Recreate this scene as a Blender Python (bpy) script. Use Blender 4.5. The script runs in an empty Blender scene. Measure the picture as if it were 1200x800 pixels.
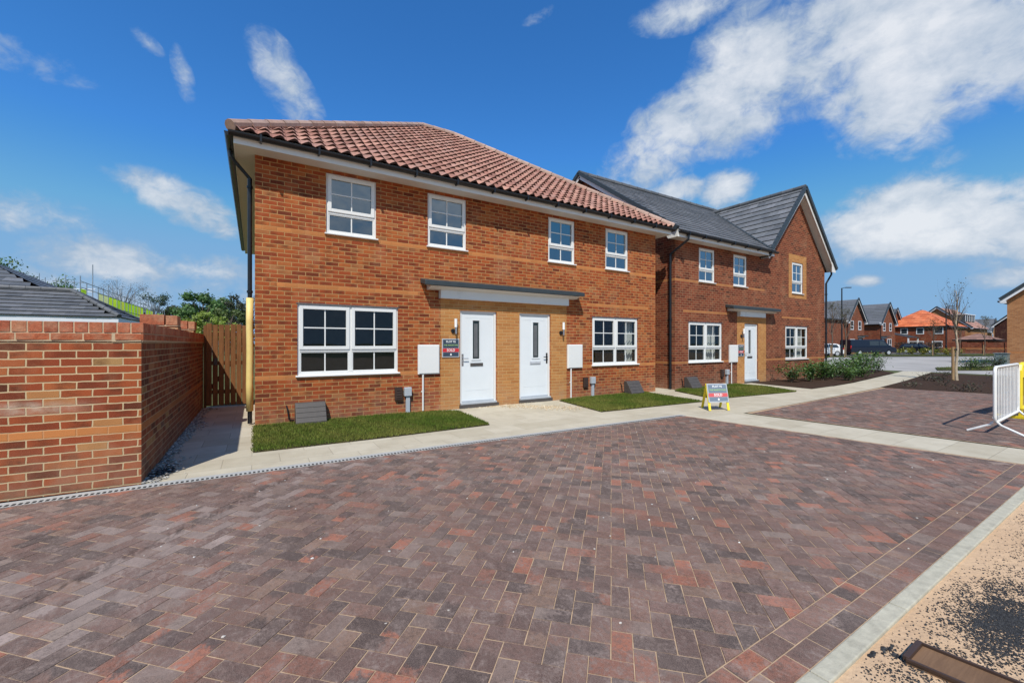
import bpy, math, random
from mathutils import Vector, Matrix, noise as mnoise
random.seed(7)
R = random.random
U = random.uniform
PI = math.pi
scene = bpy.context.scene
COL = scene.collection

# ------------------------------------------------------------------ materials
def hexmix(c, k): return tuple(x*k for x in c)
class NT:
    def __init__(s, tree):
        s.t = tree; s.n = tree.nodes; s.l = tree.links
    def new(s, typ, **kw):
        n = s.n.new(typ)
        for k, v in kw.items(): setattr(n, k, v)
        return n
    def put(s, sock, v):
        if isinstance(v, bpy.types.NodeSocket): s.l.new(v, sock)
        elif v is not None:
            if hasattr(sock, 'default_value') and sock.type == 'RGBA' and len(v) == 3: v = (*v, 1)
            sock.default_value = v
    def m(s, op, a, b=None, c=None, clamp=False):
        n = s.new('ShaderNodeMath', operation=op, use_clamp=clamp)
        s.put(n.inputs[0], a)
        if b is not None: s.put(n.inputs[1], b)
        if c is not None: s.put(n.inputs[2], c)
        return n.outputs[0]
    def mix(s, f, a, b, blend='MIX'):
        n = s.new('ShaderNodeMix', data_type='RGBA', blend_type=blend)
        s.put(n.inputs[0], f); s.put(n.inputs[6], a); s.put(n.inputs[7], b)
        return n.outputs[2]
    def noise(s, vec, scale, detail=4, rough=.55, dim='3D', dist=0):
        n = s.new('ShaderNodeTexNoise', noise_dimensions=dim)
        if vec is not None: s.l.new(vec, n.inputs['Vector'])
        n.inputs['Scale'].default_value = scale; n.inputs['Detail'].default_value = detail
        n.inputs['Roughness'].default_value = rough; n.inputs['Distortion'].default_value = dist
        return n.outputs['Fac']
    def ramp(s, f, stops, interp='LINEAR'):
        n = s.new('ShaderNodeValToRGB'); cr = n.color_ramp; cr.interpolation = interp
        while len(cr.elements) < len(stops): cr.elements.new(.5)
        for e, (p, c) in zip(cr.elements, stops):
            e.position = p; e.color = (*c, 1) if len(c) == 3 else c
        s.put(n.inputs[0], f)
        return n.outputs[0]
    def rng(s, v, a, b, c=0, d=1, smooth=False):
        n = s.new('ShaderNodeMapRange', clamp=True)
        if smooth: n.interpolation_type = 'SMOOTHSTEP'
        s.put(n.inputs[0], v)
        for i, q in enumerate((a, b, c, d)): n.inputs[i+1].default_value = q
        return n.outputs[0]
    def mapping(s, vec, scale=(1,1,1), rot=(0,0,0), loc=(0,0,0)):
        n = s.new('ShaderNodeMapping'); s.l.new(vec, n.inputs[0])
        n.inputs['Scale'].default_value = scale; n.inputs['Rotation'].default_value = rot; n.inputs['Location'].default_value = loc
        return n.outputs[0]

def material(name):
    m = bpy.data.materials.new(name); m.use_nodes = True
    nt = NT(m.node_tree); bs = nt.n['Principled BSDF']
    return m, nt, bs

def objco(nt): return nt.new('ShaderNodeTexCoord').outputs['Object']
def uvco(nt): return nt.new('ShaderNodeTexCoord').outputs['UV']

def plain(name, col, rough=.5, metal=0, var=.12, vscale=6, bump=0, bscale=60, spec=.5, dirt=0):
    """one colour with mottled wear"""
    m, nt, bs = material(name)
    co = objco(nt)
    f = nt.noise(co, vscale, 6, .6)
    c = nt.mix(nt.rng(f, .25, .75), tuple(x*(1-var) for x in col), tuple(min(1, x*(1+var)) for x in col))
    if dirt:
        d = nt.noise(nt.mapping(co, (2, 2, .5)), 3, 6, .7)
        c = nt.mix(nt.rng(d, .5, .8, 0, dirt), c, (.12, .1, .075))
    nt.put(bs.inputs['Base Color'], c)
    nt.put(bs.inputs['Roughness'], nt.rng(f, .2, .8, max(.02, rough-.08), min(1, rough+.08)))
    bs.inputs['Metallic'].default_value = metal; bs.inputs['Specular IOR Level'].default_value = spec
    if bump:
        b = nt.new('ShaderNodeBump'); b.inputs['Strength'].default_value = bump; b.inputs['Distance'].default_value = .01
        nt.put(b.inputs['Height'], nt.noise(co, bscale, 5, .6)); nt.l.new(b.outputs[0], bs.inputs['Normal'])
    return m

def brick_mat(name, ramp, mortar, bands=(), bandcol=(.5,.19,.06), smear=.78, off=.04, dark=(.085,.026,.012), bloom=False):
    """stretcher-bond brickwork laid out in metres on the UV map"""
    m, nt, bs = material(name)
    uv = uvco(nt); sp = nt.new('ShaderNodeSeparateXYZ'); nt.l.new(uv, sp.inputs[0])
    u, v = sp.outputs[0], sp.outputs[1]
    wob = nt.noise(uv, 14, 2, .5)
    v2 = nt.m('ADD', v, nt.rng(wob, .3, .7, -.0022, .0022)); u2 = nt.m('ADD', u, nt.rng(wob, .3, .7, .0025, -.0025))
    vv = nt.m('DIVIDE', nt.m('SUBTRACT', v2, off), .075)
    row = nt.m('FLOOR', vv); par = nt.m('ABSOLUTE', nt.m('MODULO', row, 2.))
    uu = nt.m('ADD', nt.m('DIVIDE', u2, .225), nt.m('MULTIPLY', par, .5))
    col = nt.m('FLOOR', uu)
    fu = nt.m('SUBTRACT', uu, col); fv = nt.m('SUBTRACT', vv, row)
    # distance from the brick's edge (metres)
    du = nt.m('MULTIPLY', nt.m('SUBTRACT', .5, nt.m('ABSOLUTE', nt.m('SUBTRACT', fu, .5))), .225)
    dv = nt.m('MULTIPLY', nt.m('SUBTRACT', .5, nt.m('ABSOLUTE', nt.m('SUBTRACT', fv, .5))), .075)
    edge = nt.m('MINIMUM', du, dv)
    solid = nt.rng(edge, .0046, .0068, 0, 1)
    cx = nt.new('ShaderNodeCombineXYZ'); nt.put(cx.inputs[0], col); nt.put(cx.inputs[1], row)
    wn = nt.new('ShaderNodeTexWhiteNoise', noise_dimensions='2D'); nt.l.new(cx.outputs[0], wn.inputs['Vector'])
    base = nt.ramp(wn.outputs['Value'], ramp)
    # dark drag marks burnt along the middle or end of each brick
    wsep = nt.new('ShaderNodeSeparateColor'); nt.l.new(wn.outputs['Color'], wsep.inputs[0])
    cen = nt.rng(wsep.outputs[1], 0, 1, .1, .9)
    dd = nt.m('ABSOLUTE', nt.m('SUBTRACT', fu, cen))
    mott = nt.noise(nt.mapping(uv, (9, 26, 1)), 1, 5, .65)
    sm = nt.m('MULTIPLY', nt.rng(dd, .55, .1, 0, 1, True), nt.rng(mott, .35, .65, .2, 1))
    sm = nt.m('MULTIPLY', sm, nt.rng(wsep.outputs[2], .2, .8, .1, 1))
    c = nt.mix(nt.m('MULTIPLY', sm, smear), base, dark)
    grain = nt.noise(uv, 120, 4, .7)
    c = nt.mix(nt.rng(grain, .5, .72, 0, .35), c, (.03,.012,.007))
    c = nt.mix(nt.rng(grain, .46, .3, 0, .22), c, (.55,.3,.14))
    band = None
    for (k, a, b) in bands:
        q = nt.m('COMPARE', row, float(k), .1)
        q = nt.m('MULTIPLY', q, nt.m('MULTIPLY', nt.m('GREATER_THAN', u, a), nt.m('LESS_THAN', u, b)))
        band = q if band is None else nt.m('MAXIMUM', band, q)
    mcol = nt.mix(nt.rng(nt.noise(uv, 3, 4, .6), .3, .7), tuple(x*.82 for x in mortar), mortar)
    if band is not None:
        bc = nt.mix(wsep.outputs[0], tuple(x*.9 for x in bandcol), tuple(x*1.1 for x in bandcol))
        c = nt.mix(band, c, bc)
    if band is not None: mcol = nt.mix(nt.m('MULTIPLY', band, .75), mcol, tuple(x*1.12 for x in bandcol))
    c = nt.mix(solid, mcol, c)
    # weather: broad patches, splash zone and pale bloom near the ground
    big = nt.noise(uv, .55, 4, .6)
    c = nt.mix(nt.rng(big, .35, .65, .12, 0), c, (.08,.03,.015), 'MULTIPLY')
    c = nt.mix(nt.rng(nt.noise(nt.mapping(uv, (1,.6,1)), 1.7, 6, .68), .52, .75, 0, .3), c, (.5,.3,.17))
    low = nt.m('MULTIPLY', nt.rng(v, .55, .0), nt.rng(nt.noise(uv, 4, 5, .65), .35, .7, .05, .5))
    c = nt.mix(low, c, (.34,.24,.165))
    if bloom:
        bm = nt.m('MULTIPLY', nt.rng(nt.m('ABSOLUTE', nt.m('SUBTRACT', v, nt.m('ADD', .8, nt.m('MULTIPLY', mott, .06)))), .09, .02, 0, 1, True), nt.m('MULTIPLY', nt.rng(u, -1.25, -1.7), nt.rng(nt.noise(uv, 7, 5, .65), .35, .6, .15, .75)))
        c = nt.mix(bm, c, (.5,.38,.28))
    nt.put(bs.inputs['Base Color'], c)
    bs.inputs['Roughness'].default_value = .88; bs.inputs['Specular IOR Level'].default_value = .25
    b = nt.new('ShaderNodeBump'); b.inputs['Strength'].default_value = .75; b.inputs['Distance'].default_value = .006
    nt.put(b.inputs['Height'], nt.m('ADD', nt.m('MULTIPLY', solid, .8), nt.m('MULTIPLY', grain, .3)))
    nt.l.new(b.outputs[0], bs.inputs['Normal'])
    return m

def attr_mat(name, rough=.7, spec=.3, var=.2, vscale=25, bump=0, bscale=80, trans=0, tint=(.4,.3,.2), tintf=0, tscale=1.5):
    """colour comes from the mesh attribute 'col' (one value per tile, leaf, blade ...)"""
    m, nt, bs = material(name)
    a = nt.new('ShaderNodeAttribute', attribute_name='col')
    co = objco(nt)
    f = nt.noise(co, vscale, 5, .65)
    c = nt.mix(1., a.outputs['Color'], nt.mix(nt.rng(f, .3, .7), (1-var,)*3, (1+var,)*3), 'MULTIPLY')
    if tintf:
        c = nt.mix(nt.rng(nt.noise(co, tscale, 5, .65), .45, .75, 0, tintf), c, tint)
    nt.put(bs.inputs['Base Color'], c)
    bs.inputs['Roughness'].default_value = rough; bs.inputs['Specular IOR Level'].default_value = spec
    if bump:
        b = nt.new('ShaderNodeBump'); b.inputs['Strength'].default_value = bump; b.inputs['Distance'].default_value = .01
        nt.put(b.inputs['Height'], nt.noise(co, bscale, 5, .65)); nt.l.new(b.outputs[0], bs.inputs['Normal'])
    if trans:
        t = nt.new('ShaderNodeBsdfTranslucent'); nt.put(t.inputs[0], nt.mix(1., c, (1.3,1.4,.6), 'MULTIPLY'))
        ms = nt.new('ShaderNodeMixShader'); ms.inputs[0].default_value = trans
        nt.l.new(bs.outputs[0], ms.inputs[1]); nt.l.new(t.outputs[0], ms.inputs[2])
        nt.l.new(ms.outputs[0], nt.n['Material Output'].inputs[0])
    return m

def glass_mat(name, refl, tint=(.75,.8,.8), wave=.15):
    """double glazing seen from outside: part clear, part mirror"""
    m, nt, bs = material(name)
    nt.n.remove(bs)
    tr = nt.new('ShaderNodeBsdfTransparent'); tr.inputs[0].default_value = (*tint, 1)
    gl = nt.new('ShaderNodeBsdfGlossy'); gl.inputs['Roughness'].default_value = .015; gl.inputs[0].default_value = (.78,.9,1,1)
    b = nt.new('ShaderNodeBump'); b.inputs['Strength'].default_value = wave; b.inputs['Distance'].default_value = .01
    nt.put(b.inputs['Height'], nt.noise(objco(nt), 1.6, 2, .4)); nt.l.new(b.outputs[0], gl.inputs['Normal'])
    lw = nt.new('ShaderNodeLayerWeight'); lw.inputs[0].default_value = .25
    f = nt.m('ADD', nt.m('MULTIPLY', lw.outputs['Facing'], refl*1.2), refl*.55, clamp=True)
    ms = nt.new('ShaderNodeMixShader'); nt.put(ms.inputs[0], f)
    nt.l.new(tr.outputs[0], ms.inputs[1]); nt.l.new(gl.outputs[0], ms.inputs[2])
    nt.l.new(ms.outputs[0], nt.n['Material Output'].inputs[0])
    return m

def slab_mat():
    m, nt, bs = material('concrete_flags')
    uv = uvco(nt); sp = nt.new('ShaderNodeSeparateXYZ'); nt.l.new(uv, sp.inputs[0])
    ou = nt.m('ADD', sp.outputs[0], .33); ov = nt.m('ADD', sp.outputs[1], .48)
    cu = nt.m('DIVIDE', ou, .6); cv = nt.m('DIVIDE', ov, .45)
    iv = nt.m('FLOOR', cv); cu = nt.m('ADD', cu, nt.m('MULTIPLY', nt.m('MODULO', iv, 2.), .5))
    iu = nt.m('FLOOR', cu)
    fu = nt.m('SUBTRACT', cu, iu); fv = nt.m('SUBTRACT', cv, iv)
    du = nt.m('MULTIPLY', nt.m('SUBTRACT', .5, nt.m('ABSOLUTE', nt.m('SUBTRACT', fu, .5))), .6)
    dv = nt.m('MULTIPLY', nt.m('SUBTRACT', .5, nt.m('ABSOLUTE', nt.m('SUBTRACT', fv, .5))), .45)
    j = nt.rng(nt.m('MINIMUM', du, dv), .002, .0055)
    cx = nt.new('ShaderNodeCombineXYZ'); nt.put(cx.inputs[0], iu); nt.put(cx.inputs[1], iv)
    wn = nt.new('ShaderNodeTexWhiteNoise', noise_dimensions='2D'); nt.l.new(cx.outputs[0], wn.inputs['Vector'])
    c = nt.ramp(wn.outputs['Value'], [(0,(.47,.42,.315)),(.5,(.52,.47,.36)),(1,(.55,.5,.39))])
    st = nt.noise(uv, 2.2, 7, .68)
    c = nt.mix(nt.rng(st, .45, .75, 0, .45), c, (.3,.25,.17))
    gr = nt.noise(uv, 160, 3, .7)
    c = nt.mix(nt.rng(gr, .3, .7, 0, .16), c, (.25,.21,.15))
    c = nt.mix(j, nt.mix(.5, c, (.25,.21,.15)), c)
    nt.put(bs.inputs['Base Color'], c); bs.inputs['Roughness'].default_value = .85; bs.inputs['Specular IOR Level'].default_value = .25
    b = nt.new('ShaderNodeBump'); b.inputs['Strength'].default_value = .5; b.inputs['Distance'].default_value = .006
    nt.put(b.inputs['Height'], nt.m('ADD', j, nt.m('MULTIPLY', gr, .25))); nt.l.new(b.outputs[0], bs.inputs['Normal'])
    return m

def paver_mat():
    m, nt, bs = material('brindle_block')
    a = nt.new('ShaderNodeAttribute', attribute_name='col'); a2 = nt.new('ShaderNodeAttribute', attribute_name='col2')
    co = objco(nt)
    n1 = nt.noise(nt.mapping(co, (14,5,1), (0,0,PI/4)), 1.3, 5, .6, dist=.4); n2 = nt.noise(co, 45, 6, .7); n3 = nt.noise(co, 260, 3, .7)
    mk = nt.m('ADD', a.outputs['Alpha'], nt.m('ADD', nt.m('MULTIPLY', nt.m('SUBTRACT', n1, .5), .7), nt.m('MULTIPLY', nt.m('SUBTRACT', n2, .5), .8)))
    c = nt.mix(nt.rng(mk, .38, .66, 0, 1, True), a.outputs['Color'], a2.outputs['Color'])
    c = nt.mix(nt.rng(n2, .44, .62, .0, .5, True), c, (.04,.033,.031))
    st = nt.noise(nt.mapping(co, (34,16,1), (0,0,PI/4)), 1, 6, .75, dist=1.2)
    c = nt.mix(nt.rng(st, .52, .72, 0, .42), c, (.36,.29,.25))
    c = nt.mix(nt.rng(n3, .45, .7, 0, .4), c, (.42,.34,.29))
    c = nt.mix(nt.rng(n3, .45, .28, 0, .45), c, (.03,.025,.024))
    # sand and lime bloom brushed over the surface
    bl = nt.m('MULTIPLY', nt.rng(nt.noise(nt.mapping(co, (1,1,1), (0,0,.8)), .9, 5, .65), .44, .62), nt.rng(n2, .4, .68))
    dust = nt.m('MULTIPLY', nt.rng(nt.noise(co, 6.5, 6, .7, dist=.6), .47, .66), nt.rng(n2, .42, .62))
    c = nt.mix(nt.m('MULTIPLY', dust, .62), c, (.38,.32,.285))
    c = nt.mix(nt.m('MULTIPLY', bl, .3), c, (.36,.31,.28))
    # tyre scuff, pale with a dark core, running across the left of the bay
    sp = nt.new('ShaderNodeSeparateXYZ'); nt.l.new(co, sp.inputs[0])
    d = nt.m('MULTIPLY', nt.m('ABSOLUTE', nt.m('ADD', nt.m('SUBTRACT', sp.outputs[0], nt.m('MULTIPLY', sp.outputs[1], .81)), 3.76)), .777)
    d = nt.m('ADD', d, nt.m('MULTIPLY', nt.m('SUBTRACT', n1, .5), .3))
    sc = nt.m('MULTIPLY', nt.rng(d, .62, .12, 0, 1, True), nt.rng(n2, .38, .6, .0, .3))
    c = nt.mix(nt.m('MULTIPLY', sc, .5), c, (.38,.34,.32))
    c = nt.mix(nt.m('MULTIPLY', nt.rng(d, .1, .03), nt.rng(n1, .45, .6, 0, .8)), c, (.03,.027,.026))
    big = nt.noise(co, .35, 4, .6)
    c = nt.mix(nt.rng(big, .4, .65, 0, .35), c, (.11,.07,.055))
    c = nt.mix(1., c, (1.1,1.0,.955), 'MULTIPLY')
    nt.put(bs.inputs['Base Color'], c)
    nt.put(bs.inputs['Roughness'], nt.rng(n2, .3, .7, .8, .95)); bs.inputs['Specular IOR Level'].default_value = .18
    b = nt.new('ShaderNodeBump'); b.inputs['Strength'].default_value = .55; b.inputs['Distance'].default_value = .004
    nt.put(b.inputs['Height'], nt.m('ADD', n2, nt.m('MULTIPLY', n3, .5))); nt.l.new(b.outputs[0], bs.inputs['Normal'])
    return m

def sand_mat():
    m, nt, bs = material('building_sand')
    co = objco(nt)
    n1 = nt.noise(co, 1.6, 6, .6); n2 = nt.noise(co, 22, 6, .7); n3 = nt.noise(co, 240, 3, .75)
    c = nt.mix(nt.rng(n1, .3, .7), (.55,.365,.22), (.66,.465,.295))
    c = nt.mix(nt.rng(n2, .4, .75, 0, .4), c, (.42,.27,.155))
    c = nt.mix(nt.rng(n3, .58, .74, 0, .5), c, (.22,.14,.085))
    c = nt.mix(nt.rng(n3, .42, .3, 0, .5), c, (.66,.47,.3))
    nt.put(bs.inputs['Base Color'], c); bs.inputs['Roughness'].default_value = .95; bs.inputs['Specular IOR Level'].default_value = .15
    b = nt.new('ShaderNodeBump'); b.inputs['Strength'].default_value = .7; b.inputs['Distance'].default_value = .018
    nt.put(b.inputs['Height'], nt.m('ADD', nt.m('MULTIPLY', nt.noise(co, 7, 4, .6), 1.6), nt.m('ADD', nt.m('MULTIPLY', n2, .7), nt.m('MULTIPLY', n3, .2)))); nt.l.new(b.outputs[0], bs.inputs['Normal'])
    return m

def wood_mat(name, c1, c2, axis=2, rough=.75):
    m, nt, bs = material(name)
    co = objco(nt); sc = [14, 14, 14]; sc[axis] = 1.2
    g = nt.noise(nt.mapping(co, tuple(sc)), 2.2, 6, .65, dist=.6)
    big = nt.noise(co, 2.5, 3, .5)
    c = nt.mix(nt.rng(g, .3, .7), c1, c2)
    c = nt.mix(nt.rng(big, .35, .7, 0, .4), c, tuple(x*.55 for x in c1))
    nt.put(bs.inputs['Base Color'], c); bs.inputs['Roughness'].default_value = rough; bs.inputs['Specular IOR Level'].default_value = .25
    b = nt.new('ShaderNodeBump'); b.inputs['Strength'].default_value = .35; b.inputs['Distance'].default_value = .006
    nt.put(b.inputs['Height'], g); nt.l.new(b.outputs[0], bs.inputs['Normal'])
    return m

INF = 1e6
RED = [(0,(.16,.03,.011)),(.1,(.27,.05,.016)),(.35,(.34,.067,.019)),(.65,(.39,.085,.022)),(.9,(.43,.12,.032)),(1,(.38,.15,.055))]
RED2 = [(0,(.08,.017,.01)),(.15,(.155,.031,.015)),(.4,(.205,.042,.019)),(.7,(.24,.053,.023)),(1,(.27,.075,.034))]
BUFF = [(0,(.42,.17,.05)),(.4,(.49,.215,.066)),(.75,(.54,.25,.08)),(1,(.45,.19,.06))]
WALLC = [(0,(.1,.025,.013)),(.12,(.23,.046,.018)),(.4,(.31,.063,.022)),(.75,(.37,.087,.028)),(.93,(.41,.125,.042)),(.985,(.48,.28,.1)),(1,(.17,.075,.06))]
MORT = (.5,.295,.12)
M = {}
M['brick1'] = brick_mat('house_brick', RED, MORT, [(10,-INF,INF),(45,-INF,INF),(32,.33,2.9),(32,7.55,9.96)])
M['brick2'] = brick_mat('neighbour_brick', RED2, (.36,.22,.12), [(10,-INF,INF),(45,-INF,16.46),(32,11.6,14.1),(32,17.73,20.2)], smear=.6, bandcol=(.42,.17,.06))
M['brick_wall'] = brick_mat('garden_wall_brick', WALLC, (.62,.47,.27), [(7,-INF,INF)], off=.015, bloom=True)
M['brick_wall_shade'] = brick_mat('garden_wall_shade_brick', [(p,hexmix(c,.6)) for p,c in WALLC], (.36,.26,.15), [(7,-INF,INF)], off=.015, bandcol=(.3,.11,.036))  # shade of the return wall put into a darker copy of the brick
M['brick_far'] = brick_mat('estate_brick', RED2, (.3,.18,.11), [(10,-INF,INF)], smear=.3)
M['brick_dark'] = brick_mat('maroon_brick', [(0,(.035,.012,.012)),(1,(.06,.018,.016))], (.06,.03,.025))
M['buff'] = brick_mat('buff_brick', BUFF, (.58,.36,.15), smear=.14, dark=(.3,.13,.05))
M['buff_far'] = brick_mat('buff_estate_brick', [(0,(.36,.15,.06)),(1,(.48,.22,.09))], (.42,.27,.15), [(10,-INF,INF)], smear=.25)
M['upvc'] = plain('white_upvc', (.74,.74,.715), .3, var=.03, vscale=2)
M['upvc_far'] = plain('white_trim', (.74,.75,.76), .4, var=.04)
M['soffit'] = plain('cream_soffit', (.68,.66,.62), .45, var=.04, vscale=2)
M['door'] = plain('white_composite_door', (.7,.735,.75), .35, var=.03, vscale=3, bump=.05, bscale=30)
M['black'] = plain('black_plastic', (.012,.012,.014), .32, var=.2)
M['darkgrey'] = plain('slate_grey_plastic', (.035,.045,.05), .5, var=.15)
M['lead'] = plain('dull_lead', (.12,.125,.13), .6, var=.2)
M['chrome'] = plain('brushed_steel', (.6,.6,.6), .25, metal=1, var=.1)
M['brownplastic'] = plain('brown_plastic', (.05,.028,.02), .5, var=.15)
M['gasbrown'] = plain('weathered_brown_plastic', (.075,.066,.06), .6, var=.2, vscale=12, bump=.1)
M['greyplastic'] = plain('grey_plastic', (.42,.45,.48), .45, var=.06)
M['yellowpipe'] = plain('yellow_sleeve', (.78,.6,.22), .5, var=.08, vscale=8)
M['yellow'] = plain('yellow_plastic', (.8,.62,.02), .4, var=.08, dirt=.4)
M['concrete'] = plain('pale_concrete', (.49,.455,.375), .85, var=.16, vscale=14, bump=.35, bscale=90, spec=.2, dirt=.4)
M['kerb'] = plain('kerb_concrete', (.46,.43,.335), .85, var=.2, vscale=18, bump=.4, bscale=120, spec=.2, dirt=.35)
M['draincon'] = plain('channel_concrete', (.4,.4,.38), .8, var=.12, vscale=20, bump=.3)
M['slot'] = plain('slot_shadow', (.035,.035,.035), .8)
M['flags'] = slab_mat()
M['paver'] = paver_mat()
M['joint'] = plain('joint_sand', (.44,.31,.2), .95, var=.3, vscale=8, bump=.3, spec=.1)
M['sand'] = sand_mat()
M['soil'] = plain('bed_soil', (.05,.03,.02), .95, var=.5, vscale=22, bump=1., bscale=35, spec=.1)
M['earth'] = plain('rough_grass_ground', (.1,.115,.045), .95, var=.4, vscale=.8, bump=.5, bscale=8, spec=.1)
M['road'] = plain('pale_road', (.36,.34,.315), .85, var=.3, vscale=.35, bump=.3, bscale=40, spec=.2)
M['tarmac'] = plain('tarmac', (.1,.1,.105), .85, var=.2, vscale=1.2, bump=.3, bscale=40, spec=.3)
M['turf'] = attr_mat('turf', .8, .2, .25, 9, trans=.25, tint=(.2,.17,.05), tintf=.35, tscale=2.2)
M['leaf'] = attr_mat('leaf', .5, .4, .15, 5, trans=.25)
M['tile'] = attr_mat('terracotta_tile', .75, .3, .18, 14, bump=.2, bscale=60, tint=(.12,.07,.06), tintf=.35, tscale=2.)
M['slate'] = attr_mat('grey_tile', .55, .45, .18, 9, bump=.2, bscale=50, tint=(.14,.14,.15), tintf=.25, tscale=2.)
M['bark'] = plain('bark', (.12,.09,.065), .9, var=.35, vscale=14, bump=.5)
M['palebark'] = plain('pale_bark', (.42,.34,.24), .85, var=.3, vscale=10, bump=.4)
M['fence'] = wood_mat('brown_fence_board', (.16,.066,.024), (.28,.125,.045))
M['stake'] = wood_mat('stake_wood', (.28,.17,.08), (.42,.28,.15))
M['rustplank'] = wood_mat('rusty_board', (.15,.085,.048), (.25,.145,.08), axis=0)
M['stone'] = attr_mat('loose_stone', .85, .3, .3, 60)
M['glass_up'] = glass_mat('sky_glass', .42, (.35,.4,.42))
M['glass'] = glass_mat('clear_glass', .075, (.7,.74,.73))
M['glass_far'] = plain('dark_far_glass', (.035,.045,.055), .08, var=.2)
M['doorglass'] = plain('obscure_glass', (.02,.032,.033), .15, var=.35, vscale=30, bump=.3, bscale=50)
M['room'] = plain('room_plaster', (.36,.35,.33), .9)
M['curtain'] = plain('curtain_cloth', (.6,.58,.55), .9, var=.1)
M['roller'] = plain('garage_white', (.72,.74,.78), .4, var=.04)
M['lime'] = attr_mat('lime_sheet', .6, .3, .2, 1.5, trans=.6)
M['scaff'] = plain('galvanised_tube', (.4,.42,.43), .4, metal=.6, var=.2)
M['white_metal'] = plain('white_painted_steel', (.76,.77,.75), .35, var=.06, vscale=9, dirt=.35)
M['navy'] = plain('navy_sign', (.035,.055,.085), .4, var=.05)
M['signgrey'] = plain('sign_edge', (.45,.47,.5), .4)
M['red'] = plain('red_sign', (.55,.022,.03), .4, var=.05)
M['white'] = plain('white_ink', (.82,.82,.8), .5, var=.02)
M['green'] = plain('green_ink', (.32,.5,.2), .5, var=.02)
M['boardgrey'] = plain('faded_sign', (.16,.2,.25), .4, var=.06)
M['boardred'] = plain('faded_red', (.6,.1,.1), .4, var=.06)
M['carwhite'] = plain('white_car_paint', (.75,.76,.77), .2, var=.02)
M['carblack'] = plain('black_car_paint', (.012,.013,.016), .15, var=.1)
M['carnavy'] = plain('dark_navy_paint', (.01,.014,.028), .15, var=.1)
M['tyre'] = plain('tyre_rubber', (.018,.018,.018), .8)
M['taillight'] = plain('red_lens', (.5,.02,.02), .2)
M['lens'] = plain('clear_lens', (.7,.74,.78), .1)
M['lampglass'] = plain('opal_lamp', (.85,.85,.83), .3, var=.02)
M['cabinet'] = plain('grey_green_cabinet', (.13,.17,.17), .5, var=.1)

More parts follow.
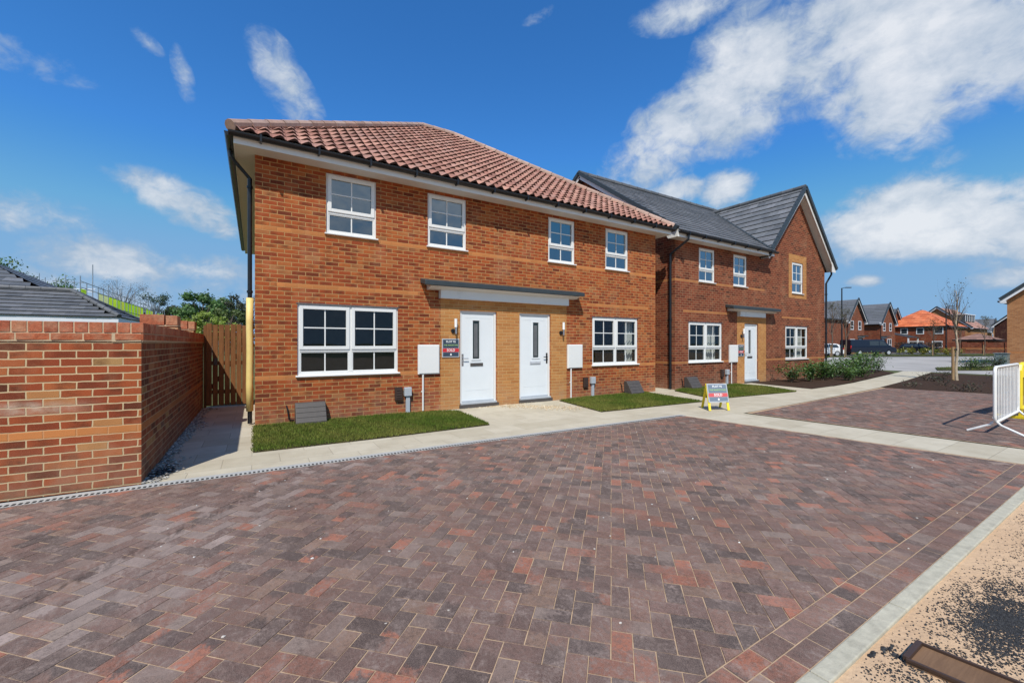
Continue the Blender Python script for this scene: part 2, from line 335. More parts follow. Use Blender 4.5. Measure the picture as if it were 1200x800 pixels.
# ------------------------------------------------------------------ mesh helpers
class MB:
    def __init__(s):
        s.v = []; s.f = []; s.col = []; s.col2 = []; s.uv = {}; s.al = {}; s.mi = []; s.cur = 0
    def face(s, pts, col=(.5,.5,.5), uv=None, col2=None):
        i = len(s.v); s.v.extend(Vector(p) for p in pts); s.f.append(tuple(range(i, i+len(pts))))
        s.col.append(col); s.col2.append(col2 or col); s.mi.append(s.cur)
        if uv: s.uv[len(s.f)-1] = uv
    def box(s, x0, x1, y0, y1, z0, z1, col=(.5,.5,.5), mat=None):
        c = [Vector((x,y,z)) for z in (z0,z1) for y in (y0,y1) for x in (x0,x1)]
        if mat is not None: c = [mat @ p for p in c]
        for q in ((0,2,3,1),(4,5,7,6),(0,1,5,4),(2,6,7,3),(0,4,6,2),(1,3,7,5)): s.face([c[k] for k in q], col)
    def bar(s, a, b, w, h, col=(.5,.5,.5), up=(0,0,1)):
        a, b = Vector(a), Vector(b); d = (b-a).normalized(); upv = Vector(up)
        if abs(d.dot(upv)) > .98: upv = Vector((0,1,0))
        x = d.cross(upv).normalized(); y = x.cross(d).normalized()
        c = [p + x*i*w/2 + y*j*h/2 for p in (a,b) for (i,j) in ((-1,-1),(1,-1),(1,1),(-1,1))]
        for q in ((3,2,1,0),(4,5,6,7),(0,1,5,4),(1,2,6,5),(2,3,7,6),(3,0,4,7)): s.face([c[k] for k in q], col)
    def tube(s, pts, r, n=8, col=(.5,.5,.5), caps=True):
        pts = [Vector(p) for p in pts]; rs = r if isinstance(r, (list, tuple)) else [r]*len(pts)
        rings = []; ref = None
        for i, p in enumerate(pts):
            d = ((pts[min(i+1, len(pts)-1)] - pts[max(i-1, 0)])).normalized()
            if ref is None:
                ref = Vector((0,0,1)) if abs(d.z) < .9 else Vector((1,0,0))
            x = (ref - d*ref.dot(d)).normalized(); ref = x; y = d.cross(x)
            rings.append([p + (x*math.cos(2*PI*k/n) + y*math.sin(2*PI*k/n))*rs[i] for k in range(n)])
        for a, b in zip(rings, rings[1:]):
            for k in range(n): s.face([a[k], a[(k+1)%n], b[(k+1)%n], b[k]], col)
        if caps: s.face(rings[0][::-1], col); s.face(rings[-1], col)
    def poly(s, pts, z, col=(.5,.5,.5)):
        s.face([(p[0], p[1], z) for p in pts], col)
    def prism(s, prof, x0, x1, axis='x', col=(.5,.5,.5)):
        """profile (a,b) pushed along one axis; a,b are the other two axes in order"""
        def P(q, t): return {'x':(t,q[0],q[1]), 'y':(q[0],t,q[1]), 'z':(q[0],q[1],t)}[axis]
        n = len(prof)
        s.face([P(q,x0) for q in prof], col); s.face([P(q,x1) for q in prof][::-1], col)
        for i in range(n):
            j = (i+1)%n; s.face([P(prof[i],x1), P(prof[j],x1), P(prof[j],x0), P(prof[i],x0)], col)
    def build(s, name, mats, parent=None, smooth=False, bevel=0, org=None):
        if not isinstance(mats, (list, tuple)): mats = [mats]
        if org is None and parent is not None:
            org = Vector(parent.get('_org', (0,0,0)))
        o_ = Vector(org or (0,0,0))
        key = {}; vs = []; fs = []
        for f in s.f:
            g = []
            for k in f:
                p = s.v[k]-o_; q = (round(p.x,5), round(p.y,5), round(p.z,5))
                if q not in key: key[q] = len(vs); vs.append(p)
                g.append(key[q])
            fs.append(g)
        ok = [i for i, g in enumerate(fs) if len(set(g)) == len(g)]
        me = bpy.data.meshes.new(name)
        me.from_pydata([tuple(p) for p in vs], [], [fs[i] for i in ok])
        me.uv_layers.new(name='UVMap'); me.attributes.new('col', 'FLOAT_COLOR', 'CORNER'); me.attributes.new('col2', 'FLOAT_COLOR', 'CORNER')
        uvd = []; cd = []; cd2 = []
        for i, pl in zip(ok, me.polygons):
            n = pl.normal
            ex = s.uv.get(i)
            if abs(n.z) < .7:
                t = Vector((-n.y, n.x, 0))
                if t.length < 1e-6: t = Vector((1,0,0))
                t.normalize()
                # keep u running the same way on both sides of an edge
                if abs(t.x) >= abs(t.y):
                    if t.x < 0: t = -t
                elif t.y < 0: t = -t
            else: t = None
            for j, k in enumerate(s.f[i]):
                p = s.v[k]
                if ex: uvd += [ex[j][0], ex[j][1]]
                elif t is not None: uvd += [p.dot(t), p.z]
                else: uvd += [p.x, p.y]
                al = s.al.get(i); cd += [*s.col[i][:3], al[j] if al else 1]; cd2 += [*s.col2[i][:3], 1]
        me.uv_layers['UVMap'].data.foreach_set('uv', uvd); me.attributes['col'].data.foreach_set('color', cd); me.attributes['col2'].data.foreach_set('color', cd2)
        for mm in mats: me.materials.append(mm)
        me.polygons.foreach_set('material_index', [s.mi[i] for i in ok])
        if smooth: me.polygons.foreach_set('use_smooth', [True]*len(me.polygons))
        me.update()
        o = bpy.data.objects.new(name, me); COL.objects.link(o)
        if parent is not None:
            o.parent = parent; o['_org'] = tuple(o_)
        if bevel:
            b = o.modifiers.new('bevel', 'BEVEL'); b.width = bevel; b.segments = 2; b.limit_method = 'ANGLE'
        return o

def tag(o, label=None, cat=None, group=None, kind=None):
    if label: o['label'] = label
    if cat: o['category'] = cat
    if group: o['group'] = group
    if kind: o['kind'] = kind
    return o
def thing(name, label, cat, loc=(0,0,0), rotz=0, group=None, local=False):
    """Empty at the thing's base; parts are given in world metres unless local"""
    o = bpy.data.objects.new(name, None); COL.objects.link(o); o.empty_display_size = .2
    o.location = loc; o.rotation_euler = (0,0,rotz)
    o['_org'] = (0,0,0) if local else tuple(loc)
    return tag(o, label, cat, group)
def copy_tree(o, parent=None):
    c = o.copy(); COL.objects.link(c); c.parent = parent
    for ch in list(o.children): copy_tree(ch, c)
    return c
def sheet(name, pts, z, mat, kind='structure', label=None):
    mb = MB(); mb.poly(pts, z); o = mb.build(name, mat)
    tag(o, label, None, None, kind); return o
def ccw(p):
    a = sum(p[i][0]*p[(i+1)%len(p)][1]-p[(i+1)%len(p)][0]*p[i][1] for i in range(len(p)))
    return p if a > 0 else p[::-1]
def clip(poly, region):
    """poly clipped to a convex counter-clockwise region"""
    out = poly
    for i in range(len(region)):
        ax, ay = region[i]; bx, by = region[(i+1)%len(region)]
        def ins(p): return (bx-ax)*(p[1]-ay)-(by-ay)*(p[0]-ax)
        src, out = out, []
        for j in range(len(src)):
            p, q = src[j], src[(j+1)%len(src)]; dp, dq = ins(p), ins(q)
            if dp >= 0: out.append(p)
            if (dp >= 0) != (dq >= 0):
                t = dp/(dp-dq); out.append((p[0]+(q[0]-p[0])*t, p[1]+(q[1]-p[1])*t))
        if len(out) < 3: return []
    return out
def inside(p, poly):
    r = False
    for i in range(len(poly)):
        (x1,y1),(x2,y2) = poly[i], poly[i-1]
        if (y1 > p[1]) != (y2 > p[1]) and p[0] < (x2-x1)*(p[1]-y1)/(y2-y1)+x1: r = not r
    return r

# ------------------------------------------------------------------ camera, sun, sky
H = 1.43
cam = bpy.data.cameras.new('camera'); co_ = bpy.data.objects.new('camera', cam); COL.objects.link(co_)
co_.location = (0,0,H); co_.rotation_euler = (PI/2, 0, -math.radians(31.638))
cam.sensor_fit = 'HORIZONTAL'; cam.sensor_width = 36; cam.lens = 14.676; cam.shift_y = 2.7/1200; cam.clip_end = 3000; cam.clip_start = .05
scene.camera = co_
SUN = Vector((-.47, -.66, 1.)).normalized()
el = math.asin(SUN.z); az = math.atan2(SUN.x, SUN.y)
sd = bpy.data.lights.new('sun', 'SUN'); so = bpy.data.objects.new('sun', sd); COL.objects.link(so)
sd.energy = 4.7; sd.angle = math.radians(.55); sd.color = (1., .95, .87)
so.rotation_euler = SUN.to_track_quat('Z', 'Y').to_euler(); so.location = (-20,-30,40)
W = bpy.data.worlds.new('World'); scene.world = W; W.use_nodes = True
nt = NT(W.node_tree); bg = nt.n['Background']
sky = nt.new('ShaderNodeTexSky', sky_type='NISHITA'); sky.sun_disc = False
sky.sun_elevation = el; sky.sun_rotation = az; sky.air_density = 1.; sky.dust_density = .35; sky.ozone_density = 2.2
hs = nt.new('ShaderNodeHueSaturation'); hs.inputs['Saturation'].default_value = 1.22; hs.inputs['Value'].default_value = 1.3
hs.inputs['Hue'].default_value = .497
nt.l.new(sky.outputs[0], hs.inputs['Color'])
gen = nt.new('ShaderNodeTexCoord').outputs['Generated']
sp = nt.new('ShaderNodeSeparateXYZ'); nt.l.new(gen, sp.inputs[0])
AZ = nt.m('MULTIPLY', nt.m('ARCTAN2', sp.outputs[0], sp.outputs[1]), 180/PI)
EL = nt.m('MULTIPLY', nt.m('ARCSINE', sp.outputs[2]), 180/PI)
fb = nt.noise(nt.mapping(gen, (1,1,1.5)), 7.5, 9, .6, dist=.5)
fine = nt.noise(nt.mapping(gen, (1,1,1.3)), 26, 8, .62, dist=.4)
tex = nt.m('ADD', nt.m('MULTIPLY', nt.m('SUBTRACT', fb, .5), 2.3), nt.m('MULTIPLY', nt.m('SUBTRACT', fine, .5), 1.7))
# cumulus drifting over the estate: azimuth, elevation, half widths (degrees), tilt, thickness
CL = [(50.0,22.6,5.0,3.4,20,.85),(54.0,25.3,5.0,3.8,10,1.05),(58.5,26.6,5.,4.6,0,1.1),(62,30.5,5.,4.8,0,1.05),(66.5,28.5,4.2,4.,0,.8),(70.5,31.5,7,4.2,0,1.),(74.5,23.6,4.8,4.4,0,1.05),(76.5,28.5,6,5,0,1.2),(81.5,25.6,6.5,4.8,0,1.1),(87,28,6,5,0,1.),
      (54.5,36.4,4.4,1.6,0,.7),(50.0,27,2.6,1.7,40,.4),(77.8,16.6,1.6,1.3,0,.35),(76.6,11.3,8.2,3.0,-3,1.3),(74.5,14.2,4.,2.1,0,1.),(82,10.5,7,3.4,0,1.),(70.8,10.,3.4,1.8,0,.75),
      (53.6,18.9,3.4,1.4,0,1.),(58.7,18.3,2.6,2.0,0,1.1),(3.4,28.3,1.9,4.2,38,.72),(1.8,31,1.6,2.2,50,.5),(-6.4,14.8,4.8,1.9,-20,.8),(-9.6,16.4,2.8,1.2,0,.6),(-12.6,8.0,4.8,2.2,0,.95),(-18,11.6,4.6,1.8,0,.5),
      (-4,8.3,3.6,1.4,0,.6),(-2.,5.2,6,2.,0,.6),(-6.6,26.8,.7,2.0,12,.5),(-9.6,28.6,1.2,.6,-30,.35),(71.9,6.6,1.5,.6,0,.8),(82,5.9,2.6,1.1,0,.65),(-15,4.6,8,3.,0,.75),(35.1,38.1,1.6,.6,20,.35),(36,12,5,1.5,0,.4),(-18,24,4,1.2,0,.3),
      (-60,20,22,8,0,.9),(-120,25,20,7,0,.8),(170,18,20,6,0,.8),(125,30,14,7,0,.8)]
dens = None
for (a0,e0,ra,re,tilt,k) in CL:
    da = nt.m('SUBTRACT', AZ, a0); de = nt.m('SUBTRACT', EL, e0)
    t = math.radians(tilt); c_, s_ = math.cos(t), math.sin(t)
    cf = math.cos(math.radians(e0))
    p = nt.m('ADD', nt.m('MULTIPLY', da, c_*cf/ra), nt.m('MULTIPLY', de, s_/ra))
    q = nt.m('ADD', nt.m('MULTIPLY', da, -s_*cf/re), nt.m('MULTIPLY', de, c_/re))
    r2 = nt.m('ADD', nt.m('MULTIPLY', p, p), nt.m('MULTIPLY', q, q))
    mk = nt.m('MULTIPLY', nt.rng(r2, 2.1, 0., 0, 1), k)
    dens = mk if dens is None else nt.m('MAXIMUM', dens, mk)
d = nt.m('ADD', nt.m('SUBTRACT', nt.m('MULTIPLY', dens, 1.6), .52), nt.m('MULTIPLY', tex, nt.rng(dens, 0, .12)))
alpha = nt.m('MULTIPLY', nt.rng(d, -.3, .95, 0, .92, True), nt.rng(dens, .0, .14))
shade = nt.noise(nt.mapping(gen, (1,1,2.), loc=(.02,.03,.06)), 9, 6, .6)
ccol = nt.mix(nt.rng(nt.m('ADD', d, nt.m('MULTIPLY', nt.m('SUBTRACT', shade, .5), 2.6)), .25, 1.75), (3.2,3.95,4.9), (6.4,6.6,6.9))
# haze low down
cap = nt.mix(1., nt.mix(1., hs.outputs[0], (.46,.8,1.08), 'MULTIPLY'), (1.15,3.0,5.4), 'DARKEN')
hz = nt.rng(EL, 22, 1, 0, .85, True)
skyc = nt.mix(hz, cap, (2.0,3.5,5.4))
final = nt.mix(alpha, skyc, ccol)
nt.l.new(final, bg.inputs['Color']); bg.inputs['Strength'].default_value = .13
scene.view_settings.view_transform = 'Standard'; scene.view_settings.look = 'None'; scene.view_settings.exposure = 0
scene.render.engine = 'CYCLES'; scene.cycles.max_bounces = 8; scene.cycles.transparent_max_bounces = 12
scene.render.resolution_x = 1024; scene.render.resolution_y = 682

# ------------------------------------------------------------------ ground
big = MB(); big.poly([(-900,-900),(900,-900),(900,900),(-900,900)], -.03); tag(big.build('ground', M['earth']), kind='structure')
YF = 8.455
sheet('sand', [(-30,-30),(60,-30),(60,.79),(-30,.79)], -.004, M['sand'])
kb = MB()
x = -8.
while x < 20:
    kb.box(x, x+.909, .79, .868, -.05, .013); x += .914
tag(kb.build('kerb', M['kerb'], bevel=.006), kind='structure')
PATH = [(-.98,5.47),(2.76,5.43),(7.28,5.30),(7.82,.9),(8.92,.9),(8.58,4.83),(12.5,5.02),(17.36,5.32),(22,5.85),(28.2,6.7),(29.4,6.9),(29.0,7.9),(26.8,7.56),(18.73,6.48),(16.6,6.3),(16.3,8.6),(11.2,8.6),(11.2,18),(10.3,18),(10.3,8.6),(.0,8.6),(.0,11.7),(-.98,11.7)]
sheet('path', PATH, -.002, M['flags'])
sheet('soil', [(15.5,8.45),(15.3,7.83),(15.02,6.27),(16.6,6.32),(18.73,6.52),(26.8,7.6),(29,9),(29,13),(21.5,13),(21.5,8.45)], .012, M['soil'])
sheet('bed_soil', [(17.4,5.3),(17.66,4),(17.9,2.35),(18.15,-.5),(26,-1),(27.6,3),(28.1,6.62),(22,5.8)], .014, M['soil'])
# estate roads and verges beyond
sheet('road', [(29.3,-40),(29.3,40),(48,40),(50,22),(60,16.5),(76,9),(80,-40)], -.012, M['road'])
sheet('tarmac_road', [(48,42),(50.5,22.4),(60.5,16.8),(77,9.2),(110,3),(110,13),(90,13),(80,17.6),(76,21),(68,25),(58,29),(56,42)], -.008, M['tarmac'])
sheet('parking_court', [(90,13.2),(80.5,17.8),(77,21.5),(84,25.5),(90,26)], -.006, M['tarmac'])

# block paving: 45 degree herringbone, each block its own bevelled face with two colours burnt in
PAL = [((.142,.093,.08),6),((.115,.08,.071),5),((.066,.056,.054),3),((.175,.108,.086),4.5),((.32,.125,.077),1.35),((.235,.11,.078),2),((.18,.14,.12),2.8),((.21,.145,.108),1.5),((.088,.072,.067),3),((.23,.195,.17),.8)]
def pick():
    t = U(0, sum(w for _, w in PAL))
    for c, w in PAL:
        t -= w
        if t <= 0: break
    k = U(.85, 1.15); return tuple(x*k for x in c)
def lay(mb, quad, region, ztop):
    p = clip(quad, region)
    if len(p) < 3: return
    area = abs(sum(p[i][0]*p[(i+1)%len(p)][1]-p[(i+1)%len(p)][0]*p[i][1] for i in range(len(p))))/2
    if area < .0012: return
    cx = sum(q[0] for q in p)/len(p); cy = sum(q[1] for q in p)/len(p)
    z = ztop + U(-.0012, .0012)
    tx, ty = U(-.007, .007), U(-.007, .007)
    c = pick()
    ln_ = abs((cx-.81*cy+3.6)*.777+.25*mnoise.noise(Vector((cx*.9,cy*.9,5))))
    if cx < 3 and R() < .55*max(0,1-ln_/.8): k = U(.6,1.); c = (.29*k,.25*k,.23*k)
    c2 = pick() if R() < .65 else hexmix(c, U(.7, 1.25))
    if c[0] > .3 and R() < .4: c2 = (.07,.055,.055)
    def ins(q, d):
        L = math.hypot(q[0]-cx, q[1]-cy)+1e-9
        return (q[0]-(q[0]-cx)/L*d, q[1]-(q[1]-cy)/L*d)
    lo = [(*ins(q,.0022), z-.0052) for q in p]; hi = []
    for q in p:
        r = ins(q, .0065); hi.append((*r, z + (r[0]-cx)*tx + (r[1]-cy)*ty))
    mb.face(hi, c, col2=c2)
    (qa, qb, qc) = (quad[0], quad[1], quad[2]); l1_ = math.hypot(qb[0]-qa[0],qb[1]-qa[1]); l2_ = math.hypot(qc[0]-qb[0],qc[1]-qb[1])
    ax_ = ((qb[0]-qa[0])/l1_,(qb[1]-qa[1])/l1_) if l1_ > l2_ else ((qc[0]-qb[0])/l2_,(qc[1]-qb[1])/l2_)
    mm_ = (sum(q[0] for q in quad)/4, sum(q[1] for q in quad)/4); sg0 = random.choice((-1,1)); sh0 = U(-.45,.45)
    AL = [.5+sg0*((r[0]-mm_[0])*ax_[0]+(r[1]-mm_[1])*ax_[1])/max(l1_,l2_)+sh0 for r in hi]
    mb.al[len(mb.f)-1] = AL
    n = len(p)
    for i in range(n):
        mb.face([lo[i], lo[(i+1)%n], hi[(i+1)%n], hi[i]], hexmix(c,.75), col2=hexmix(c2,.75)); mb.al[len(mb.f)-1] = [AL[i],AL[(i+1)%n],AL[(i+1)%n],AL[i]]
def herring(mb, region, ztop, cell=.1, ox=0, oy=0):
    region = ccw(region); c, s = math.cos(PI/4), math.sin(PI/4)
    xs = [p[0] for p in region]; ys = [p[1] for p in region]
    cx, cy = (min(xs)+max(xs))/2, (min(ys)+max(ys))/2; rad = math.hypot(max(xs)-min(xs), max(ys)-min(ys))/2+.3
    n = int(rad/cell)+3
    ex, ey = max(xs)-cx+.25, max(ys)-cy+.25
    for i in range(-n, n):
        for j in range(-n, n):
            k = (i-j) % 4
            if k == 0: w, h = 2, 1
            elif k == 3: w, h = 1, 2
            else: continue
            X, Y = (i+.5)*cell, (j+.5)*cell
            wx, wy = X*c-Y*s, X*s+Y*c
            if abs(wx) > ex or abs(wy) > ey: continue
            q = [((i+a*w)*cell+ox, (j+b*h)*cell+oy) for a, b in ((0,0),(1,0),(1,1),(0,1))]
            q = [(cx+a*c-b*s, cy+a*s+b*c) for a, b in q]
            lay(mb, q, region, ztop)
BAY = [(-6.5,1.085),(7.68,1.085),(7.2,5.25),(2.76,5.37),(-6.5,5.47)]
pv = MB(); herring(pv, BAY, .008)
x = -6.5
while x < 7.75:
    lay(pv, [(x,.872),(x+.208,.872),(x+.208,.976),(x,.976)], [(-6.5,.87),(7.78,.87),(7.68,1.1),(-6.5,1.1)], .008)
    lay(pv, [(x-.1,.978),(x+.108,.978),(x+.108,1.082),(x-.1,1.082)], [(-6.5,.87),(7.78,.87),(7.68,1.1),(-6.5,1.1)], .008); x += .209
tag(pv.build('block_paving', M['paver']), kind='structure')
sheet('joint_bed', [(-6.5,.868),(7.78,.868),(7.24,5.33),(2.76,5.4),(-6.5,5.5)], .0046, M['joint'])
BAY2 = [(8.98,.868),(18.0,.868),(17.9,2.3),(17.62,4),(17.34,5.22),(12.5,4.93),(8.68,4.76)]
pv = MB(); herring(pv, BAY2, .008, ox=.03); tag(pv.build('parking_paving', M['paver']), kind='structure')
sheet('parking_joint_bed', [(8.95,.868),(18.1,.868),(17.95,2.3),(17.66,4),(17.37,5.27),(12.5,4.97),(8.64,4.8)], .0046, M['joint'])

# drainage channel along the house side of the bay
dr = thing('drainage_channel', 'long narrow slotted drainage channel between the block paving and the house path', 'drain', (0,5.43,0))
DL = [(-6.5,5.515),(-.98,5.475),(2.76,5.432),(7.27,5.302)]
def yd(x):
    for (a,b),(c,d) in zip(DL, DL[1:]):
        if a <= x <= c: return b+(d-b)*(x-a)/(c-a)
    return DL[-1][1]
ch = MB()
for (a,b),(c,d) in zip(DL, DL[1:]):
    ch.face([(a,b-.075,.011),(c,d-.075,.011),(c,d+.075,.011),(a,b+.075,.011)])
    ch.face([(a,b-.075,-.03),(c,d-.075,-.03),(c,d-.075,.011),(a,b-.075,.011)])
ch.build('channel', M['draincon'], dr)
gr = MB(); x = -6.4
while x < 7.2:
    y = yd(x); gr.box(x, x+.021, y-.066, y-.02, .0115, .015); x += .042
gr.build('grate', M['slot'], dr)

# lawns: individual blades on a turf sheet
def lawn(name, poly, label, n, z=.02, hgt=.034, kind='stuff'):
    mb = MB(); poly = ccw(poly); k = len(poly)
    mb.face([(p[0],p[1],z) for p in poly], (.045,.05,.018))
    for i in range(k):
        a, b = poly[i], poly[(i+1)%k]
        mb.face([(a[0],a[1],-.01),(b[0],b[1],-.01),(b[0],b[1],z),(a[0],a[1],z)], (.05,.04,.02))
    xs = [p[0] for p in poly]; ys = [p[1] for p in poly]
    for _ in range(n):
        for _t in range(20):
            p = (U(min(xs),max(xs)), U(min(ys),max(ys)))
            if inside(p, poly): break
        else: continue
        p = (p[0]+U(-.03,.03), p[1]+U(-.035,.02))
        v = mnoise.noise(Vector((p[0]*1.3, p[1]*1.3, 0))) ; w = mnoise.noise(Vector((p[0]*5, p[1]*5, 3)))
        h = hgt*(U(.6,1.2)+.3*w); a = U(0, 2*PI); wd = U(.004,.009); ln = U(.1,.8)*h; a2 = U(0, 2*PI)
        rl = p[0]*.96+p[1]*.28; ri = math.floor(rl/.42); rf_ = rl/.42-ri
        if rf_ < .035 and R() < .6: continue
        dry = max(0, min(1, .22+v*.8+U(-.2,.35)+.16*math.sin(ri*12.9898)+(.25 if rf_ < .1 else 0)))
        g = (.095,.15,.02); yb = (.33,.28,.08); kk = U(.65,1.3)
        c = tuple((g[i]*(1-dry*.6)+yb[i]*dry*.6)*kk for i in range(3))
        dx, dy = math.cos(a)*wd, math.sin(a)*wd
        tip = (p[0]+math.cos(a2)*ln, p[1]+math.sin(a2)*ln, z+h)
        mb.face([(p[0]-dx,p[1]-dy,z-.004),(p[0]+dx,p[1]+dy,z-.004),tip], c)
    o = mb.build(name, M['turf']); tag(o, label, None, None, kind); return o
lawn('lawn', [(-.02,6.45),(1.7,6.42),(3.52,6.47),(3.66,8.05),(3.3,8.3),(2.4,8.44),(-.02,8.44)], 'freshly laid turf below the four pane window', 34000)
lawn('lawn', [(6.18,6.46),(9.4,6.3),(9.62,7.9),(9.75,8.44),(7.4,8.44),(6.5,8.28)], 'turf right of the two front doors', 30000)
lawn('lawn', [(10.1,6.42),(13.74,6.15),(14.5,7.4),(14.5,8.44),(11.4,8.44),(10.8,8.15)], 'turf in front of the neighbouring house', 26000)
for nm, pl, n in (('verge', [(46,18.3),(46,30),(60,24.5),(57,17.6),(52,20)], 5000), ('verge', [(31.2,7.1),(34.3,7.9),(39.9,6.7),(46,3),(44,1),(33.7,5.4)], 3000), ('verge', [(60.5,17.8),(77.2,10.2),(92,6),(92,12.5),(80,16.5),(72,19.4),(64,21)], 6000)):
    lawn(nm, pl, 'mown grass verge beside the estate road', n, .02, .12)

# ------------------------------------------------------------------ roofs
TERRA = [(.4,.205,.15),(.375,.19,.14),(.42,.225,.165),(.35,.17,.125),(.4,.22,.17),(.31,.145,.105)]
SLATE = [(.12,.125,.13),(.105,.11,.115),(.14,.143,.15),(.095,.1,.105),(.125,.128,.132)]
def tile_slope(mb, P0, a, b, S, xmin, xmax, gauge=.275, pitch=.215, amp=.03, thick=.036, pal=TERRA, seg=6, edge=.28):
    """courses of overlapping tiles. P0 eave corner, a along the eave, b up the slope (unit)"""
    P0, a, b = Vector(P0), Vector(a).normalized(), Vector(b).normalized(); n = a.cross(b).normalized()
    rows = int(math.ceil(S/gauge))
    for r in range(rows):
        s0 = r*gauge; s1 = min(S, s0+gauge+.0)
        lo0, hi0 = xmin(s0), xmax(s0); lo1, hi1 = xmin(s1), xmax(s1)
        X0, X1 = min(lo0,lo1), max(hi0,hi1)
        off = (pitch/2 if (amp == 0 and r % 2) else 0)
        step = pitch/seg
        k0 = int(math.floor((X0-off)/step)); k1 = int(math.ceil((X1-off)/step))
        slip = 0
        for k in range(k0, k1):
            t = math.floor(k/seg); rr = random.Random(r*9173+t*31+len(pal)); cc = rr.choice(pal); kk = rr.uniform(.85,1.15); c = hexmix(cc, kk)
            lift = rr.uniform(0,.004); sl = rr.uniform(-.006,.006)
            xa, xb = k*step+off, (k+1)*step+off
            def hgt(x):
                if not amp: return 0
                ph = ((x-off)/pitch) % 1
                return amp*(.5+.5*math.cos(2*PI*ph)+.18*math.sin(4*PI*ph))
            def cl(x, lo, hi): return min(max(x, lo), hi)
            pts = []
            def tk(x): return thick if not amp else .006+thick*(.5+.5*math.cos(2*PI*(((x-off)/pitch) % 1)))**.8
            ta, tb = tk(xa), tk(xb)
            for (x, s, lo, hi, up) in ((xa,s0,lo0,hi0,ta),(xb,s0,lo0,hi0,tb),(xb,s1,lo1,hi1,0),(xa,s1,lo1,hi1,0)):
                xx = cl(x, lo, hi)
                pts.append(P0 + a*xx + b*(s + (sl if up else 0)) + n*(hgt(x)+up+lift))
            if (pts[0]-pts[1]).length < 1e-4 and (pts[2]-pts[3]).length < 1e-4: continue
            mb.face(pts, c)
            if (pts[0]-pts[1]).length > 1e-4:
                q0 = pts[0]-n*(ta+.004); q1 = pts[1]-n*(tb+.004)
                mb.face([q0,q1,pts[1],pts[0]], hexmix(c,.16 if amp else edge))  # tile fronts painted dark for shade under the tiles, pale where edges catch sun
            # side lap of the tile
            if not amp and k % seg == 0:
                pass
def caps(mb, A, B, r=.09, ln=.42, pal=((.42,.29,.235),(.4,.26,.2),(.44,.31,.25)), gap=.012):
    A, B = Vector(A), Vector(B); L = (B-A).length; d = (B-A).normalized(); n = max(1, int(round(L/ln)))
    for i in range(n):
        p = A+d*(L*i/n); q = A+d*(L*(i+1)/n - gap); c = hexmix(random.choice(pal), U(.85,1.1))
        mb.tube([p, q], [r*1.05, r*.97], 10, c)
def gutter(mb, a, b, r=.066, n=8):
    """half round gutter from a to b (open top)"""
    a, b = Vector(a), Vector(b); d = (b-a).normalized(); x = d.cross(Vector((0,0,1))).normalized(); z = Vector((0,0,1))
    ra = [a + x*math.cos(PI*k/n)*r - z*math.sin(PI*k/n)*r for k in range(n+1)]
    rb = [p + (b-a) for p in ra]
    for k in range(n): mb.face([ra[k], ra[k+1], rb[k+1], rb[k]])
    for rr in (ra, rb): mb.face(rr)
    ia = [a + x*math.cos(PI*k/n)*r*.9 - z*math.sin(PI*k/n)*r*.9 for k in range(n+1)]
    ib = [p + (b-a) for p in ia]
    for k in range(n): mb.face([ib[k], ib[k+1], ia[k+1], ia[k]])

# ------------------------------------------------------------------ walls with openings
def wall_y(mb, x0, x1, z0, z1, Y, holes, depth=.1, top=None):
    """wall in the plane Y=const facing -Y, cut by holes (x0,x1,z0,z1), with reveals"""
    xs = sorted({x0,x1,*[h[0] for h in holes],*[h[1] for h in holes]}); zs = sorted({z0,z1,*[h[2] for h in holes],*[h[3] for h in holes]})
    xs = [x for x in xs if x0 <= x <= x1]; zs = [z for z in zs if z0 <= z <= z1]
    for i in range(len(xs)-1):
        for j in range(len(zs)-1):
            cx, cz = (xs[i]+xs[i+1])/2, (zs[j]+zs[j+1])/2
            if any(h[0] < cx < h[1] and h[2] < cz < h[3] for h in holes): continue
            mb.face([(xs[i],Y,zs[j]),(xs[i+1],Y,zs[j]),(xs[i+1],Y,zs[j+1]),(xs[i],Y,zs[j+1])])
    for (a,b,c,d) in holes:
        e = Y+depth
        mb.face([(a,Y,c),(a,Y,d),(a,e,d),(a,e,c)]); mb.face([(b,Y,d),(b,Y,c),(b,e,c),(b,e,d)])
        mb.face([(a,Y,d),(b,Y,d),(b,e,d),(a,e,d)]); mb.face([(b,Y,c),(a,Y,c),(a,e,c),(b,e,c)])

